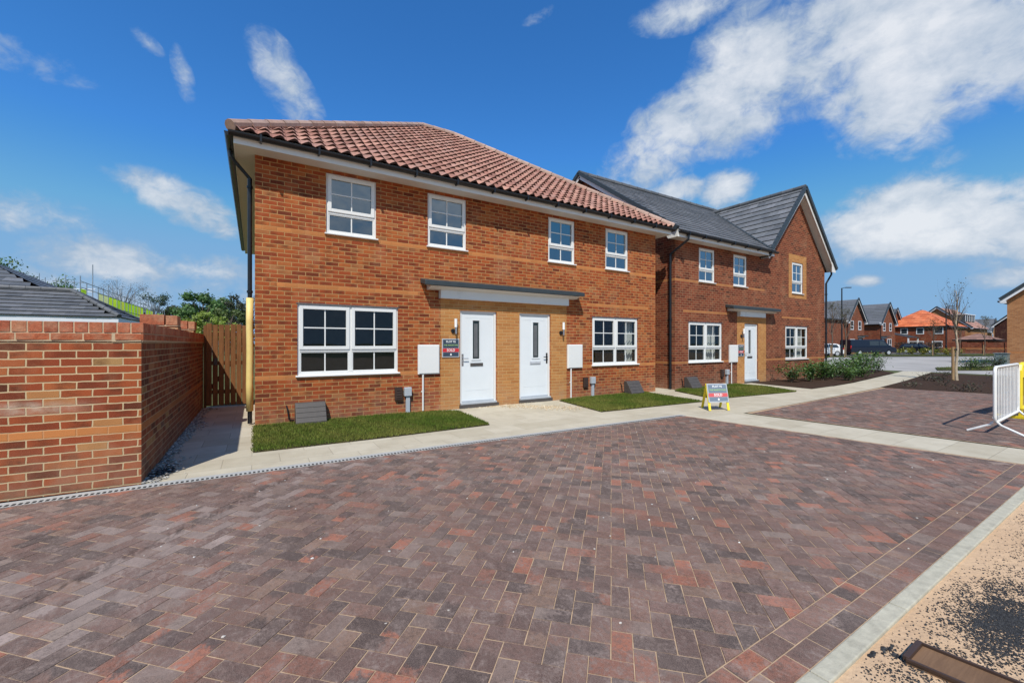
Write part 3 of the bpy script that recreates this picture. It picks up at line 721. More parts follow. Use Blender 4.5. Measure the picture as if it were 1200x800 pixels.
def window(house, x0, x1, z0, z1, Y, lights, glass, rec=.028, curtains=(), flash=True, swap=False):
    """casement: opening sash above (2x2 panes), fixed light below (1x2)"""
    f = MB(); y0, y1 = Y+rec, Y+rec+.06
    zs = z0+.038                                   # top of sill
    hgt = z1-zs; tz0 = zs+hgt*.325; tz1 = tz0+.055  # transom
    fw = .045
    W_ = (x1-x0)
    f.box(x0,x0+fw,y0,y1,zs,z1); f.box(x1-fw,x1,y0,y1,zs,z1)
    f.box(x0+fw,x1-fw,y0,y1,z1-fw,z1); f.box(x0+fw,x1-fw,y0,y1,zs,zs+fw)
    f.box(x0+fw,x1-fw,y0,y1,tz0,tz1)
    cells = []
    if lights == 2:
        xm = (x0+x1)/2
        f.box(xm-.03,xm+.03,y0,y1,zs+fw,tz0); f.box(xm-.03,xm+.03,y0,y1,tz1,z1-fw)
        cells = [(x0+fw, xm-.03), (xm+.03, x1-fw)]
    else: cells = [(x0+fw, x1-fw)]
    g = MB(); b = MB()
    sash = MB()
    for (a, c) in cells:
        # raised sash around the upper light
        sw = .062; s0, s1 = a-.012, c+.012; u0, u1 = tz1-.012, z1-fw+.012; ys = y0-.017
        sash.box(s0,s0+sw,ys,y0+.03,u0,u1); sash.box(s1-sw,s1,ys,y0+.03,u0,u1)
        sash.box(s0+sw,s1-sw,ys,y0+.03,u1-sw,u1); sash.box(s0+sw,s1-sw,ys,y0+.03,u0,u0+sw)
        gx0, gx1, gz0, gz1 = s0+sw, s1-sw, u0+sw, u1-sw
        yg = y0+.022
        g.face([(gx0-.004,yg,gz0-.004),(gx1+.004,yg,gz0-.004),(gx1+.004,yg,gz1+.004),(gx0-.004,yg,gz1+.004)])
        xm = (gx0+gx1)/2; zm = (gz0+gz1)/2
        b.box(xm-.011,xm+.011,yg-.012,yg-.002,gz0,gz1); b.box(gx0,xm-.011,yg-.012,yg-.002,zm-.011,zm+.011); b.box(xm+.011,gx1,yg-.012,yg-.002,zm-.011,zm+.011)
        # fixed light below
        bw = .018; p0, p1, q0, q1 = a+bw, c-bw, zs+fw+bw, tz0-bw
        f.box(a,p0,y0+.008,y0+.03,zs+fw,tz0); f.box(p1,c,y0+.008,y0+.03,zs+fw,tz0); f.box(p0,p1,y0+.008,y0+.03,zs+fw,q0); f.box(p0,p1,y0+.008,y0+.03,q1,tz0)
        yg2 = y0+.034
        g.face([(p0-.004,yg2,q0-.004),(p1+.004,yg2,q0-.004),(p1+.004,yg2,q1+.004),(p0-.004,yg2,q1+.004)])
        xm = (p0+p1)/2; b.box(xm-.011,xm+.011,yg2-.012,yg2-.002,q0,q1)
    w = f.build('window', M['upvc'], house, bevel=.004)
    sash.build('sash', M['upvc'], w, bevel=.005)
    g.build('pane', glass, w); b.build('glazing_bar', M['upvc'], w)
    s = MB(); s.prism([(Y-.045,z0+.006),(Y-.045,z0+.03),(y0+.01,z0+.042),(y0+.01,z0)], x0-.03, x1+.03)
    s.build('sill', M['upvc'], w, bevel=.003)
    if flash:
        l = MB(); l.box(x0-.02,x1+.02,Y-.012,Y+.02,z1,z1+.012); l.build('head_flashing', M['lead'], w)
    for (a, c) in curtains:
        cu = MB(); n = 24; pts = []
        for i in range(n+1):
            t = i/n; pts.append((a+(c-a)*t, Y+.22+.03*math.sin(t*(c-a)*55)))
        for p, q in zip(pts, pts[1:]): cu.face([(p[0],p[1],z0-.05),(q[0],q[1],z0-.05),(q[0],q[1],z1+.05),(p[0],p[1],z1+.05)])
        cu.build('curtain', M['curtain'], w)
    return w

def front_door(house, x0, x1, z0, z1, Y, hinge_right=True, dark_plate=True):
    """white composite door with one tall narrow light; handle opposite the hinge"""
    f = MB(); y0 = Y+.035; fw = .055
    f.box(x0,x0+fw,y0,y0+.07,z0,z1); f.box(x1-fw,x1,y0,y0+.07,z0,z1); f.box(x0+fw,x1-fw,y0,y0+.07,z1-fw,z1)
    fr = f.build('door_frame', M['upvc'], house, bevel=.004)
    W_ = x1-x0
    def mx(t): return x0+t if hinge_right else x1-t
    ga, gb = sorted((mx(.335), mx(.505))); gz0, gz1 = z1-1.08, z1-.215
    d = MB(); a, b, c, e = x0+fw+.004, x1-fw-.004, z0+.05, z1-fw-.004; yd_ = y0+.018
    wall_y(d, a, b, c, e, yd_, [(ga,gb,gz0,gz1)], .03)
    d.face([(a,yd_,e),(b,yd_,e),(b,yd_+.04,e),(a,yd_+.04,e)])
    # raised bead around the light and a shallow moulded panel below
    bw = .034
    for (p,q,r,s) in ((ga-bw,ga,gz0-bw,gz1+bw),(gb,gb+bw,gz0-bw,gz1+bw),(ga,gb,gz1,gz1+bw),(ga,gb,gz0-bw,gz0)): d.box(p,q,yd_-.012,yd_-.001,r,s)
    for (p,q,r,s) in ((a+.09,b-.09,z0+.3,z0+.306),(a+.09,b-.09,e-.1,e-.094)): d.box(p,q,yd_-.004,yd_-.001,r,s)
    do = d.build('door', M['door'], house, bevel=.003)
    g = MB(); g.face([(ga,yd_+.012,gz0),(gb,yd_+.012,gz0),(gb,yd_+.012,gz1),(ga,yd_+.012,gz1)]); g.build('door_glass', M['doorglass'], do)
    l = MB(); m_ = (ga+gb)/2; l.box(m_-.045,m_+.045,yd_+.006,yd_+.0115,gz0+.04,gz1-.07); l.box(m_-.006,m_+.006,yd_+.003,yd_+.0055,gz0+.05,gz1-.08)
    l.build('etched_strip', M['lead'], do)
    lp = MB(); pa, pb = sorted((mx(.275), mx(.595))); lp.box(pa,pb,yd_-.014,yd_-.001,z0+.845,z0+.915); lp.box(pa+.02,pb-.02,yd_-.02,yd_-.0145,z0+.858,z0+.902)
    lp.build('letter_plate', M['gasbrown' if dark_plate else 'signgrey'], do, bevel=.004)
    h = MB(); hx = mx(.085); h.box(hx-.016,hx+.016,yd_-.012,yd_-.001,z0+.87,z0+1.11)
    sgn = 1 if hinge_right else -1
    h.tube([(hx,yd_-.012,z0+1.02),(hx,yd_-.05,z0+1.02),(hx+sgn*.12,yd_-.05,z0+1.02)], .01, 8)
    h.build('handle', M['black' if not dark_plate else 'chrome'], do)
    hb = MB(); hb.box(hx-.02,hx+.02,yd_-.009,yd_-.0005,z0+.86,z0+1.12)
    hb.build('handle_plate', M['black'], do)
    t = MB(); t.box(x0+.01,x1-.01,Y-.03,y0+.06,z0,z0+.035); t.box(x0+fw,x1-fw,yd_-.02,yd_+.01,z0+.036,z0+.075); t.build('threshold', M['greyplastic'], fr)
    st = MB(); st.box(x0-.02,x1+.04,Y-.04,Y+.05,.0,z0-.003); st.build('door_step', M['gasbrown'], house)
    return do

def canopy(house, x0, x1, bx0, bx1, Y, proj=.31):
    """flat grey porch roof with a boxed white fascia beneath"""
    c = MB(); yf = Y-proj
    c.prism([(yf,2.635),(yf,2.735),(Y-.002,2.80),(Y-.002,2.70)], x0, x1); cp = c.build('canopy', M['darkgrey'], house, bevel=.012)
    s = MB(); s.prism([(yf+.02,2.6325),(Y-.005,2.69),(Y-.005,2.57),(yf+.165,2.575)], x0+.14, x1-.14)
    s.face([(x0+.02,yf+.015,2.631),(x1-.02,yf+.015,2.631),(x1-.14,Y-.004,2.66),(x0+.14,Y-.004,2.66)][::-1])
    s.build('canopy_soffit', M['soffit'], cp)
    b = MB(); b.box(bx0,bx1,Y-.13,Y-.004,2.40,2.585); b.build('canopy_box', M['upvc'], cp, bevel=.004)
    return cp

def downpipe(house, pts, r=.034, name='downpipe', clips=()):
    d = MB(); d.tube(pts, r, 10)
    for z in clips:
        p = pts[-1]; d.tube([(p[0],p[1],z-.02),(p[0],p[1],z+.02)], r*1.35, 10)
    return d.build(name, M['black'], house, smooth=False)

# ------------------------------------------------------------------ near house: a pair of semis under one hipped roof
E1 = 4.69      # soffit
h1 = thing('semi_detached_house', 'pair of red brick semis under a terracotta hipped roof with two white doors', 'house', (5.14,YF,0))
HW, HD = 10.29, 9.07
UPW = [(1.135,2.05),(3.115,4.015),(6.28,7.145),(8.24,9.13)]
LOW = [(.655,2.485),(7.755,9.53)]
DO = [(3.86,4.79),(5.42,6.35)]
holes = [(a,b,3.49,4.63) for a,b in UPW]+[(a,b,.83,2.16) for a,b in LOW]
w = MB()
wall_y(w, 0, 3.4, 0, E1+.2, YF, [h for h in holes if h[1] < 3.4] + [], .1)
# middle part around the doors: windows above, buff panel cut out below
up2 = [(3.115,4.015,3.49,4.63)]
w = MB(); wall_y(w, 0, HW, 0, E1+.2, YF, holes+[(a,b,0,2.17) for a,b in DO], .1)
w.face([(0,YF+HD,0),(0,YF,0),(0,YF,E1+.2),(0,YF+HD,E1+.2)]); w.face([(HW,YF,0),(HW,YF+HD,0),(HW,YF+HD,E1+.2),(HW,YF,E1+.2)])
w.face([(HW,YF+HD,0),(0,YF+HD,0),(0,YF+HD,E1+.2),(HW,YF+HD,E1+.2)])
w.build('wall', M['brick1'], h1)
bp = MB(); wall_y(bp, 3.4, 6.86, 0, 2.43, YF-.004, [(a,b,0,2.17) for a,b in DO], .004); bp.build('buff_brick_panel', M['buff'], h1)
rm = MB()
rm.face([(.1,YF+2.6,0),(HW-.1,YF+2.6,0),(HW-.1,YF+2.6,E1),(.1,YF+2.6,E1)]); rm.face([(.1,YF+.12,.1),(HW-.1,YF+.12,.1),(HW-.1,YF+2.6,.1),(.1,YF+2.6,.1)])
rm.face([(.1,YF+.12,2.5),(HW-.1,YF+.12,2.5),(HW-.1,YF+2.6,2.5),(.1,YF+2.6,2.5)]); rm.face([(5.14,YF+.12,.1),(5.14,YF+2.6,.1),(5.14,YF+2.6,4.7),(5.14,YF+.12,4.7)])
rm.face([(.1,YF+.12,4.68),(HW-.1,YF+.12,4.68),(HW-.1,YF+2.6,4.68),(.1,YF+2.6,4.68)])
rm.build('room_lining', M['room'], h1)
for i, (a,b) in enumerate(UPW): window(h1, a, b, 3.47, 4.63, YF, 1, M['glass_up'], flash=False)
window(h1, *LOW[0], .82, 2.16, YF, 2, M['glass'])
window(h1, *LOW[1], .82, 2.16, YF, 2, M['glass'], curtains=[(9.2,9.5)])
front_door(h1, *DO[0], .08, 2.17, YF, True, True); front_door(h1, *DO[1], .08, 2.17, YF, False, False)
canopy(h1, 2.95, 7.22, 3.36, 6.84, YF)
# eaves
OH, OS = .325, .28
s = MB(); ex0, ex1, ey0, ey1 = -OS, HW+OS, YF-OH, YF+HD+OH
s.face([(ex0,ey0,E1),(ex0,ey1,E1),(ex1,ey1,E1),(ex1,ey0,E1)]); s.build('soffit', M['soffit'], h1)
fa = MB(); 
fa.box(ex0,ex1,ey0-.016,ey0,E1-.012,E1+.2); fa.box(ex0,ex1,ey1,ey1+.016,E1-.012,E1+.2)
fa.box(ex0-.016,ex0,ey0-.016,ey1+.016,E1-.012,E1+.2); fa.box(ex1,ex1+.016,ey0-.016,ey1+.016,E1-.012,E1+.2)
fa.build('fascia', M['upvc'], h1)
RZ = 8.42; EZ = E1+.235; RI = (ey1-ey0)/2; pitch = math.atan2(RZ-EZ, RI); SL = math.hypot(RZ-EZ, RI)+.0
rf = MB(); ov = .07
cb, sb = math.cos(pitch), math.sin(pitch)
L1 = ex1-ex0
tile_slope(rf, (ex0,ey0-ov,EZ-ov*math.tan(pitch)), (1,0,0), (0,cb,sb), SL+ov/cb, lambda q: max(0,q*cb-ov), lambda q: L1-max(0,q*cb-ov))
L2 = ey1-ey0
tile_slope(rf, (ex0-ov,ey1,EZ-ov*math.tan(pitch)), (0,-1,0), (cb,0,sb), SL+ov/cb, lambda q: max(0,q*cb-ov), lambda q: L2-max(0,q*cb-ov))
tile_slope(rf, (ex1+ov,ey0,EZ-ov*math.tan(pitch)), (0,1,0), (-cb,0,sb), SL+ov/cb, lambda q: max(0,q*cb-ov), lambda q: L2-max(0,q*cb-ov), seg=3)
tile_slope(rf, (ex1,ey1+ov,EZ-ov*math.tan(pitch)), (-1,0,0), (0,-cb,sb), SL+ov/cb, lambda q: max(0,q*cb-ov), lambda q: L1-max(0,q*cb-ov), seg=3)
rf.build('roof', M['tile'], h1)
un = MB()
rr = [(ex0,ey0),(ex1,ey0),(ex1,ey1),(ex0,ey1)]
ra, rb = (ex0+RI, ey0+RI, RZ-.03), (ex1-RI, ey0+RI, RZ-.03)
e = [(p[0],p[1],EZ-.03) for p in rr]
un.face([e[0],e[1],rb,ra]); un.face([e[1],e[2],rb]); un.face([e[2],e[3],ra,rb]); un.face([e[3],e[0],ra]); un.build('roof_felt', M['black'], h1)
hp = MB(); top = .045
ra, rb = Vector((ex0+RI, ey0+RI, RZ+top)), Vector((ex1-RI, ey0+RI, RZ+top))
for (cx_,cy_,t_) in ((ex0,ey0,ra),(ex0,ey1,ra),(ex1,ey0,rb),(ex1,ey1,rb)):
    caps(hp, (cx_+(-.06 if cx_ < 1 else .06),cy_+(-.06 if cy_ < 10 else .06),EZ+.005), t_)
caps(hp, ra, rb); hp.build('ridge_tile', M['tile'], h1)
gt = MB(); gz = E1+.145
gutter(gt, (ex0-.08,ey0-.075,gz), (ex1+.08,ey0-.075,gz)); gutter(gt, (ex0-.075,ey1+.05,gz), (ex0-.075,ey0-.05,gz)); gutter(gt, (ex1+.075,ey0-.05,gz), (ex1+.075,ey1+.05,gz))
x = ex0+.35
while x < ex1:
    gt.box(x,x+.03,ey0-.145,ey0-.012,gz-.085,gz+.03); x += .88
gt.build('gutter', M['black'], h1)
px_, py_ = -.075, YF+.28
downpipe(h1, [(ex0-.075,py_,gz-.05),(ex0-.075,py_,gz-.16),(px_,py_,E1-.34),(px_,py_,.02)], .035, clips=(4.2,2.35))
yl = MB(); n_ = 10; yl.tube([(px_,py_,.24),(px_-.004,py_,.7),(px_+.003,py_-.004,1.3),(px_-.003,py_,1.8),(px_,py_,2.24)], .056, 12)
yl.build('pipe_sleeve', M['yellowpipe'], h1, smooth=True)

# ------------------------------------------------------------------ neighbour: grey roof with a front gable
h2 = thing('gabled_house', 'detached brick house with a dark grey roof and one pointed front gable', 'house', (16.3,YF,0))
X0, XG, X1 = 11.2, 16.46, 21.42
EG, AZ_ = 4.70, 7.74
D2 = 8.3
U2 = [(12.42,13.3),(14.4,15.26)]; L2w = [(11.88,13.72),(18.02,19.86)]; DW = (15.1,16.0)
hol2 = [(a,b,3.49,4.60) for a,b in U2]+[(a,b,.83,2.14) for a,b in L2w]+[(18.54,19.46,3.49,4.75),(DW[0],DW[1],0,2.17)]
w = MB(); wall_y(w, X0, X1, 0, E1+.1, YF, hol2, .1)
gm = (XG+X1)/2; slope = (AZ_-.2-EG)/((X1-XG)/2)
w.face([(XG,YF,E1+.1),(X1,YF,E1+.1),(X1-.08,YF,E1+.1),(gm,YF,AZ_-.1),(XG+.08,YF,E1+.1)])
ridge_y = YF+D2/2-.0; RZ2 = 8.12
w.face([(X0,YF+D2,0),(X0,YF,0),(X0,YF,E1+.1),(X0,ridge_y,RZ2-.1),(X0,YF+D2,E1+.1)])
w.face([(X1,YF,0),(X1,YF+D2,0),(X1,YF+D2,E1+.1),(X1,ridge_y,RZ2-.1),(X1,YF,E1+.1)]); w.face([(X1,YF+D2,0),(X0,YF+D2,0),(X0,YF+D2,E1+.1),(X1,YF+D2,E1+.1)])
w.build('wall', M['brick2'], h2)
bp = MB(); wall_y(bp, 14.62, 16.56, 0, 2.43, YF-.004, [(DW[0],DW[1],0,2.17)], .004); bp.build('buff_brick_panel', M['buff'], h2); bp = MB(); wall_y(bp, 18.27, 19.75, 3.29, 5.06, YF-.004, [(18.54,19.46,3.49,4.75)], .004)
bp.build('buff_brick_surround', M['buff'], h2)
rm = MB()
rm.face([(X0+.1,YF+2.6,0),(X1-.1,YF+2.6,0),(X1-.1,YF+2.6,E1),(X0+.1,YF+2.6,E1)])
for z in (.1,2.5,4.68): rm.face([(X0+.1,YF+.12,z),(X1-.1,YF+.12,z),(X1-.1,YF+2.6,z),(X0+.1,YF+2.6,z)])
for x in (X0+.1, 14.6, 16.6, X1-.1): rm.face([(x,YF+.12,.1),(x,YF+2.6,.1),(x,YF+2.6,4.7),(x,YF+.12,4.7)])
rm.build('room_lining', M['room'], h2)
for (a,b) in U2: window(h2, a, b, 3.45, 4.60, YF, 1, M['glass_up'], flash=False)
window(h2, 18.54, 19.46, 3.46, 4.75, YF, 1, M['glass_up'], flash=False)
window(h2, *L2w[0], .80, 2.14, YF, 2, M['glass'], curtains=[(12.95,13.66)]); window(h2, *L2w[1], .78, 2.14, YF, 2, M['glass'], curtains=[(19.15,19.8)])
front_door(h2, *DW, .06, 2.15, YF, True, True)
canopy(h2, 13.9, 17.05, 14.62, 16.3, YF)
s = MB(); VX = X0-.3
s.face([(VX,YF-OH,E1),(VX,YF,E1),(XG+.02,YF,E1),(XG+.02,YF-OH,E1)]); s.build('soffit', M['soffit'], h2)
fa = MB(); fa.box(VX,XG+.03,YF-OH-.016,YF-OH,E1-.012,E1+.19)
p2 = math.atan2(RZ2-EZ, ridge_y-(YF-OH)); c2_, s2_ = math.cos(p2), math.sin(p2)
# boxed end and bargeboards of the left gable
fa.prism([(YF-OH-.016,E1-.012),(YF-OH-.016,E1+.2),(YF+.12,E1+.2+(OH+.12)*math.tan(p2)),(YF+.12,E1+.16),(YF,E1-.012)], VX-.02, VX)
for sg, ya in ((1,YF-OH),(-1,2*ridge_y-(YF-OH))):
    a = Vector((VX-.012, ya, EZ-.11)); b = Vector((VX-.012, ridge_y, RZ2-.11)); fa.bar(a, b, .022, .17, up=(0,0,1))
# front gable
GX0, GX1, GY = XG-.30, X1+.30, YF-.28
gsl = (AZ_-(EG+.03))/((GX1-GX0)/2); gmid = (GX0+GX1)/2
for (a,b) in (((GX0+.02,GY-.005,EG-.06),(gmid,GY-.005,AZ_-.15)),((GX1-.02,GY-.005,EG-.06),(gmid,GY-.005,AZ_-.15))): fa.bar(a,b,.022,.16)
fa.prism([(GX1-.02,EG-.16),(GX1-.02,EG+.06),(X1-.05,EG+.32),(X1-.05,EG-.16)], GY-.03, GY-.012, axis='y')
fa.build('bargeboard', M['upvc'], h2)
gs = MB()
for sg in (-1,1):
    xe = gmid+sg*(GX1-gmid)
    gs.face([(xe,GY,EG-.1),(gmid,GY,AZ_-.2),(gmid,YF+.02,AZ_-.2),(xe,YF+.02,EG-.1)])
gs.build('verge_soffit', M['soffit'], h2)
rf = MB()
Lm = 21.6-VX
def xmx(q):
    y = (YF-OH-ov)+q*c2_
    return XG+.06-VX if y < YF+.45 else Lm-1.5
SL2 = (ridge_y-(YF-OH))/c2_+ov/c2_
tile_slope(rf, (VX-.03,YF-OH-ov,EZ-ov*math.tan(p2)), (1,0,0), (0,c2_,s2_), SL2, lambda q: 0, xmx, gauge=.3, pitch=.33, amp=0, thick=.024, pal=SLATE, seg=1, edge=1.9)  # sunlit course edges put into the tile colour
tile_slope(rf, (Lm+VX-1.5,2*ridge_y-(YF-OH-ov),EZ-ov*math.tan(p2)), (-1,0,0), (0,-c2_,s2_), SL2, lambda q: 0, lambda q: Lm-1.47, gauge=.3, pitch=.33, amp=0, thick=.024, pal=SLATE, seg=1, edge=1.9)
gp = math.atan2(AZ_-EG, GX1-gmid); cg, sg_ = math.cos(gp), math.sin(gp); SG = (GX1-gmid)/cg+.05
back = 5.2
tile_slope(rf, (GX0-.05,GY-.03+back,EG-.05*math.tan(gp)+.0), (0,-1,0), (cg,0,sg_), SG, lambda q: 0, lambda q: back, gauge=.33, pitch=.33, amp=0, thick=.03, pal=[hexmix(c,1.25) for c in SLATE], seg=1)
tile_slope(rf, (GX1+.05,GY-.03,EG-.05*math.tan(gp)), (0,1,0), (-cg,0,sg_), SG, lambda q: 0, lambda q: back, gauge=.33, pitch=.33, amp=0, thick=.03, pal=SLATE, seg=1)
rf.build('roof', M['slate'], h2)
un = MB(); un.face([(VX,YF-OH,EZ-.03),(XG,YF-OH,EZ-.03),(XG,YF+.6,EZ-.03+(.6+OH)*math.tan(p2)),(VX,YF+.6,EZ-.03+(.6+OH)*math.tan(p2))]); un.build('roof_felt', M['black'], h2)
hp = MB()
caps(hp, (VX-.05,ridge_y,RZ2+.02), (X1-.9,ridge_y,RZ2+.02), .1, .45, SLATE); caps(hp, (gmid,GY-.05,AZ_+.03), (gmid,12.6,AZ_+.03), .09, .45, SLATE)
hp.build('ridge_tile', M['slate'], h2)
vg = MB()   # dry verge caps stepping up the gable edges
def verge(A, B, out, wd=.09, hg=.13):
    A, B = Vector(A), Vector(B); n = int((B-A).length/.3); d = (B-A)/n
    for i in range(n):
        p = A+d*i; q = A+d*(i+1.02); vg.bar(p, q-Vector((0,0,.012)), wd, hg, up=out)
verge((VX-.045,YF-OH-.04,EZ+.0), (VX-.045,ridge_y,RZ2+.03), (0,0,1)); verge((VX-.045,2*ridge_y-(YF-OH-.04),EZ), (VX-.045,ridge_y,RZ2+.03), (0,0,1))
vg.build('verge_cap', M['darkgrey'], h2); vg = MB()
verge((GX0-.03,GY-.045,EG), (gmid,GY-.045,AZ_+.03), (0,1,0), .13, .09); verge((GX1+.03,GY-.045,EG), (gmid,GY-.045,AZ_+.03), (0,1,0), .13, .09)
vg.build('verge_cap', M['darkgrey'], h2)
gt = MB(); gutter(gt, (VX+.02,YF-OH-.075,gz), (XG+.14,YF-OH-.075,gz)); x = VX+.4
while x < XG: gt.box(x,x+.03,YF-OH-.145,YF-OH-.012,gz-.085,gz+.03); x += .8
gt.build('gutter', M['black'], h2); gt = MB()
gutter(gt, (GX1+.06,YF-.2,EG-.02), (GX1+.06,YF+D2,EG-.02)); gt.build('gutter', M['black'], h2)
va = MB(); va.bar((GX0+.05,YF-OH+.0,EZ+.04), (gmid,YF-OH+(AZ_-EZ)/math.tan(p2),AZ_+.02), .09, .03); va.build('valley_lead', M['darkgrey'], h2)
downpipe(h2, [(X0+.12,YF-OH-.075,gz-.05),(X0+.12,YF-OH-.075,gz-.2),(X0-.06,YF+.12,E1-.45),(X0-.06,YF+.12,.02)], .04, clips=(4,2.2,.6))
downpipe(h2, [(GX1+.06,YF-.12,EG-.06),(GX1+.06,YF-.12,EG-.2),(X1-.0,YF-.06,EG-.62),(X1-.0,YF-.06,.02)], .038, clips=(3.6,1.9))

# ------------------------------------------------------------------ fittings on the fronts
def meter_cabinet(x0, x1, z0, z1, label, pipe_x):
    t = thing('meter_cabinet', label, 'meter box', ((x0+x1)/2,YF,0), group='white electricity meter boxes beside the doors')
    b = MB(); b.box(x0,x1,YF-.05,YF-.002,z0,z1); b.build('cabinet', M['upvc'], t, bevel=.008)
    d = MB(); d.box(x0+.018,x1-.018,YF-.062,YF-.0505,z0+.018,z1-.018); d.build('cabinet_door', M['upvc'], t, bevel=.006)
    p = MB(); p.tube([(pipe_x,YF-.03,z0),(pipe_x,YF-.03,.03)], .019, 8); p.box(pipe_x-.03,pipe_x+.03,YF-.02,YF-.002,.42,.445); p.build('conduit', M['upvc'], t)
meter_cabinet(2.89, 3.36, .79, 1.41, 'white meter box left of the left front door with the sold sign', 3.0)
meter_cabinet(6.87, 7.37, .79, 1.41, 'white meter box right of the right hand front door of the terracotta roofed pair', 6.99)
meter_cabinet(14.1, 14.6, .77, 1.39, 'white meter box on the neighbouring grey roofed house', 14.23)
def telecom(x, label):
    t = thing('junction_box', label, 'junction box', (x,YF,0), group='grey cable boxes on posts')
    b = MB(); b.box(x-.075,x+.075,YF-.09,YF-.002,.36,.54); b.build('cover', M['greyplastic'], t, bevel=.012)
    p = MB(); p.box(x-.035,x+.045,YF-.06,YF-.003,.02,.358); p.build('duct', M['greyplastic'], t, bevel=.006)
telecom(2.67, 'grey cable box on a short duct below the left white meter box'); telecom(7.73, 'grey cable box on a short duct under the right lower window of the terracotta pair'); telecom(13.95, 'grey cable box on a short duct on the neighbouring grey roofed house')
def brown_vent(x, z, label):
    mb = MB(); mb.box(x-.075,x+.075,YF-.06,YF-.002,z-.13,z+.13)
    for k in range(4): mb.box(x-.05,x+.05,YF-.068,YF-.0605,z-.09+k*.05,z-.07+k*.05)
    o = mb.build('vent_cover', M['brownplastic'], None, bevel=.02, org=(x,YF,z)); o.location = (x,YF,z)
    tag(o, label, 'vent', 'small brown wall covers')
brown_vent(2.485, .42, 'small dark brown cover on the wall left of the first grey cable box'); brown_vent(7.49, .41, 'small dark brown cover between the right meter box and its grey cable box'); brown_vent(13.68, .42, 'small dark brown cover low on the neighbouring grey roofed house')
def gas_box(x, label):
    t = thing('gas_meter_box', label, 'gas meter box', (x,YF,0), group='brown sloping gas meter boxes')
    b = MB(); y1 = YF-.003
    b.prism([(y1,.0),(y1,.37),(y1-.11,.37),(y1-.31,.04),(y1-.31,0)], x-.25, x+.25); b.build('housing', M['gasbrown'], t, bevel=.012)
    l = MB()
    for k in range(4):
        u0 = .02+k*.245; u1 = u0+.22
        P = lambda u, o: Vector((0, y1-.31+.2*u-.006*o-.0, .04+.33*u+.004*o))
        a, b_ = P(u0,1), P(u1,1)
        l.face([(x-.24,a.y,a.z),(x+.24,a.y,a.z),(x+.24,b_.y,b_.z),(x-.24,b_.y,b_.z)])
        c_ = P(u0,0); l.face([(x-.24,c_.y,c_.z),(x+.24,c_.y,c_.z),(x+.24,a.y,a.z),(x-.24,a.y,a.z)])
    l.build('lid', M['gasbrown'], t)
    g = MB(); g.tube([(x-.26,YF-.03,.06),(x-.34,YF-.03,.08),(x-.36,YF-.025,.24),(x-.38,YF-.005,.33)], .012, 6); g.build('gas_pipe', M['black'], t)
gas_box(.86, 'brown sloping gas meter box on the turf below the large left window'); gas_box(9.2, 'brown sloping gas meter box at the right end of the terracotta roofed pair'); gas_box(11.9, 'brown sloping gas meter box near the downpipe of the grey roofed house')
def wall_lamp(x, label, yo=0):
    t = thing('wall_lamp', label, 'lamp', (x,YF,1.75), group='outdoor wall lamps beside the doors')
    p = MB(); p.tube([(x-.03,YF-.004,1.71),(x-.03,YF-.03,1.71)], .05, 14); p.tube([(x-.03,YF-.03,1.71),(x,YF-.085,1.71)], .012, 8); p.build('backplate', M['black'], t)
    b = MB(); b.tube([(x,YF-.09,1.645),(x,YF-.09,1.79)], .021, 12); b.build('body', M['chrome'], t)
    g = MB(); g.tube([(x,YF-.09,1.791),(x,YF-.09,1.965)], .031, 12); g.tube([(x,YF-.09,1.965),(x,YF-.09,1.975)], .033, 12); g.build('shade', M['lampglass'], t)
wall_lamp(3.72, 'white tube wall lamp above the sold sign left of the left door'); wall_lamp(6.7, 'white tube wall lamp right of the right hand door of the terracotta roofed pair'); wall_lamp(14.9, 'wall lamp left of the door of the grey roofed house')

def text_mb(mb, body, size, fn):
    """lettering as flat faces; fn maps (x,y) on the sign to a world point"""
    cu = bpy.data.curves.new('t', 'FONT'); cu.body = body; cu.size = size; cu.align_x = 'CENTER'; cu.align_y = 'CENTER'; cu.resolution_u = 2; cu.offset = size*.02
    o = bpy.data.objects.new('t', cu); COL.objects.link(o)
    dg = bpy.context.evaluated_depsgraph_get(); me = bpy.data.meshes.new_from_object(o.evaluated_get(dg))
    for p in me.polygons: mb.face([fn(*me.vertices[k].co[:2]) for k in p.vertices])
    bpy.data.objects.remove(o); bpy.data.curves.remove(cu); bpy.data.meshes.remove(me)
def sign_face(root, fn, w, h, plot, pan, redm, inkw, inkg):
    """fn(x,y,off): x right, y up from the middle, off = out of the board"""
    def rect(name, x0,x1,y0,y1,mat,off):
        mb = MB(); mb.face([fn(x0,y0,off),fn(x1,y0,off),fn(x1,y1,off),fn(x0,y1,off)]); return mb.build(name, mat, root)
    m_ = w*.05
    pn = rect('upper_panel', -w/2+m_, w/2-m_, h*.0, h/2-m_, pan, .002)
    ln = rect('lower_panel', -w/2+m_, w/2-m_, -h/2+m_, -h*.235, pan, .002)
    rb_ = rect('red_band', -w/2+m_*.6, w/2-m_*.6, -h*.215, -h*.02, redm, .003)
    t = MB(); text_mb(t, plot, h*.15, lambda a,b: fn(a, b+h*.335, .0045)); t.build('lettering', inkw, pn)
    t = MB(); text_mb(t, 'THE MAIDSTONE', w*.115, lambda a,b: fn(a*.92, b+h*.15, .0045)); t.build('lettering', inkg, pn)
    t = MB(); text_mb(t, 'SOLD', h*.19, lambda a,b: fn(a, b-h*.117, .0055)); t.build('lettering', inkw, rb_)
    # small crest: square with a pitched top
    c = MB(); s_ = h*.045; y_ = -h*.35
    c.face([fn(-s_,y_-s_,.0045),fn(s_,y_-s_,.0045),fn(s_,y_+s_*.6,.0045),fn(0,y_+s_*1.5,.0045),fn(-s_,y_+s_*.6,.0045)]); c.build('emblem', inkw, ln)
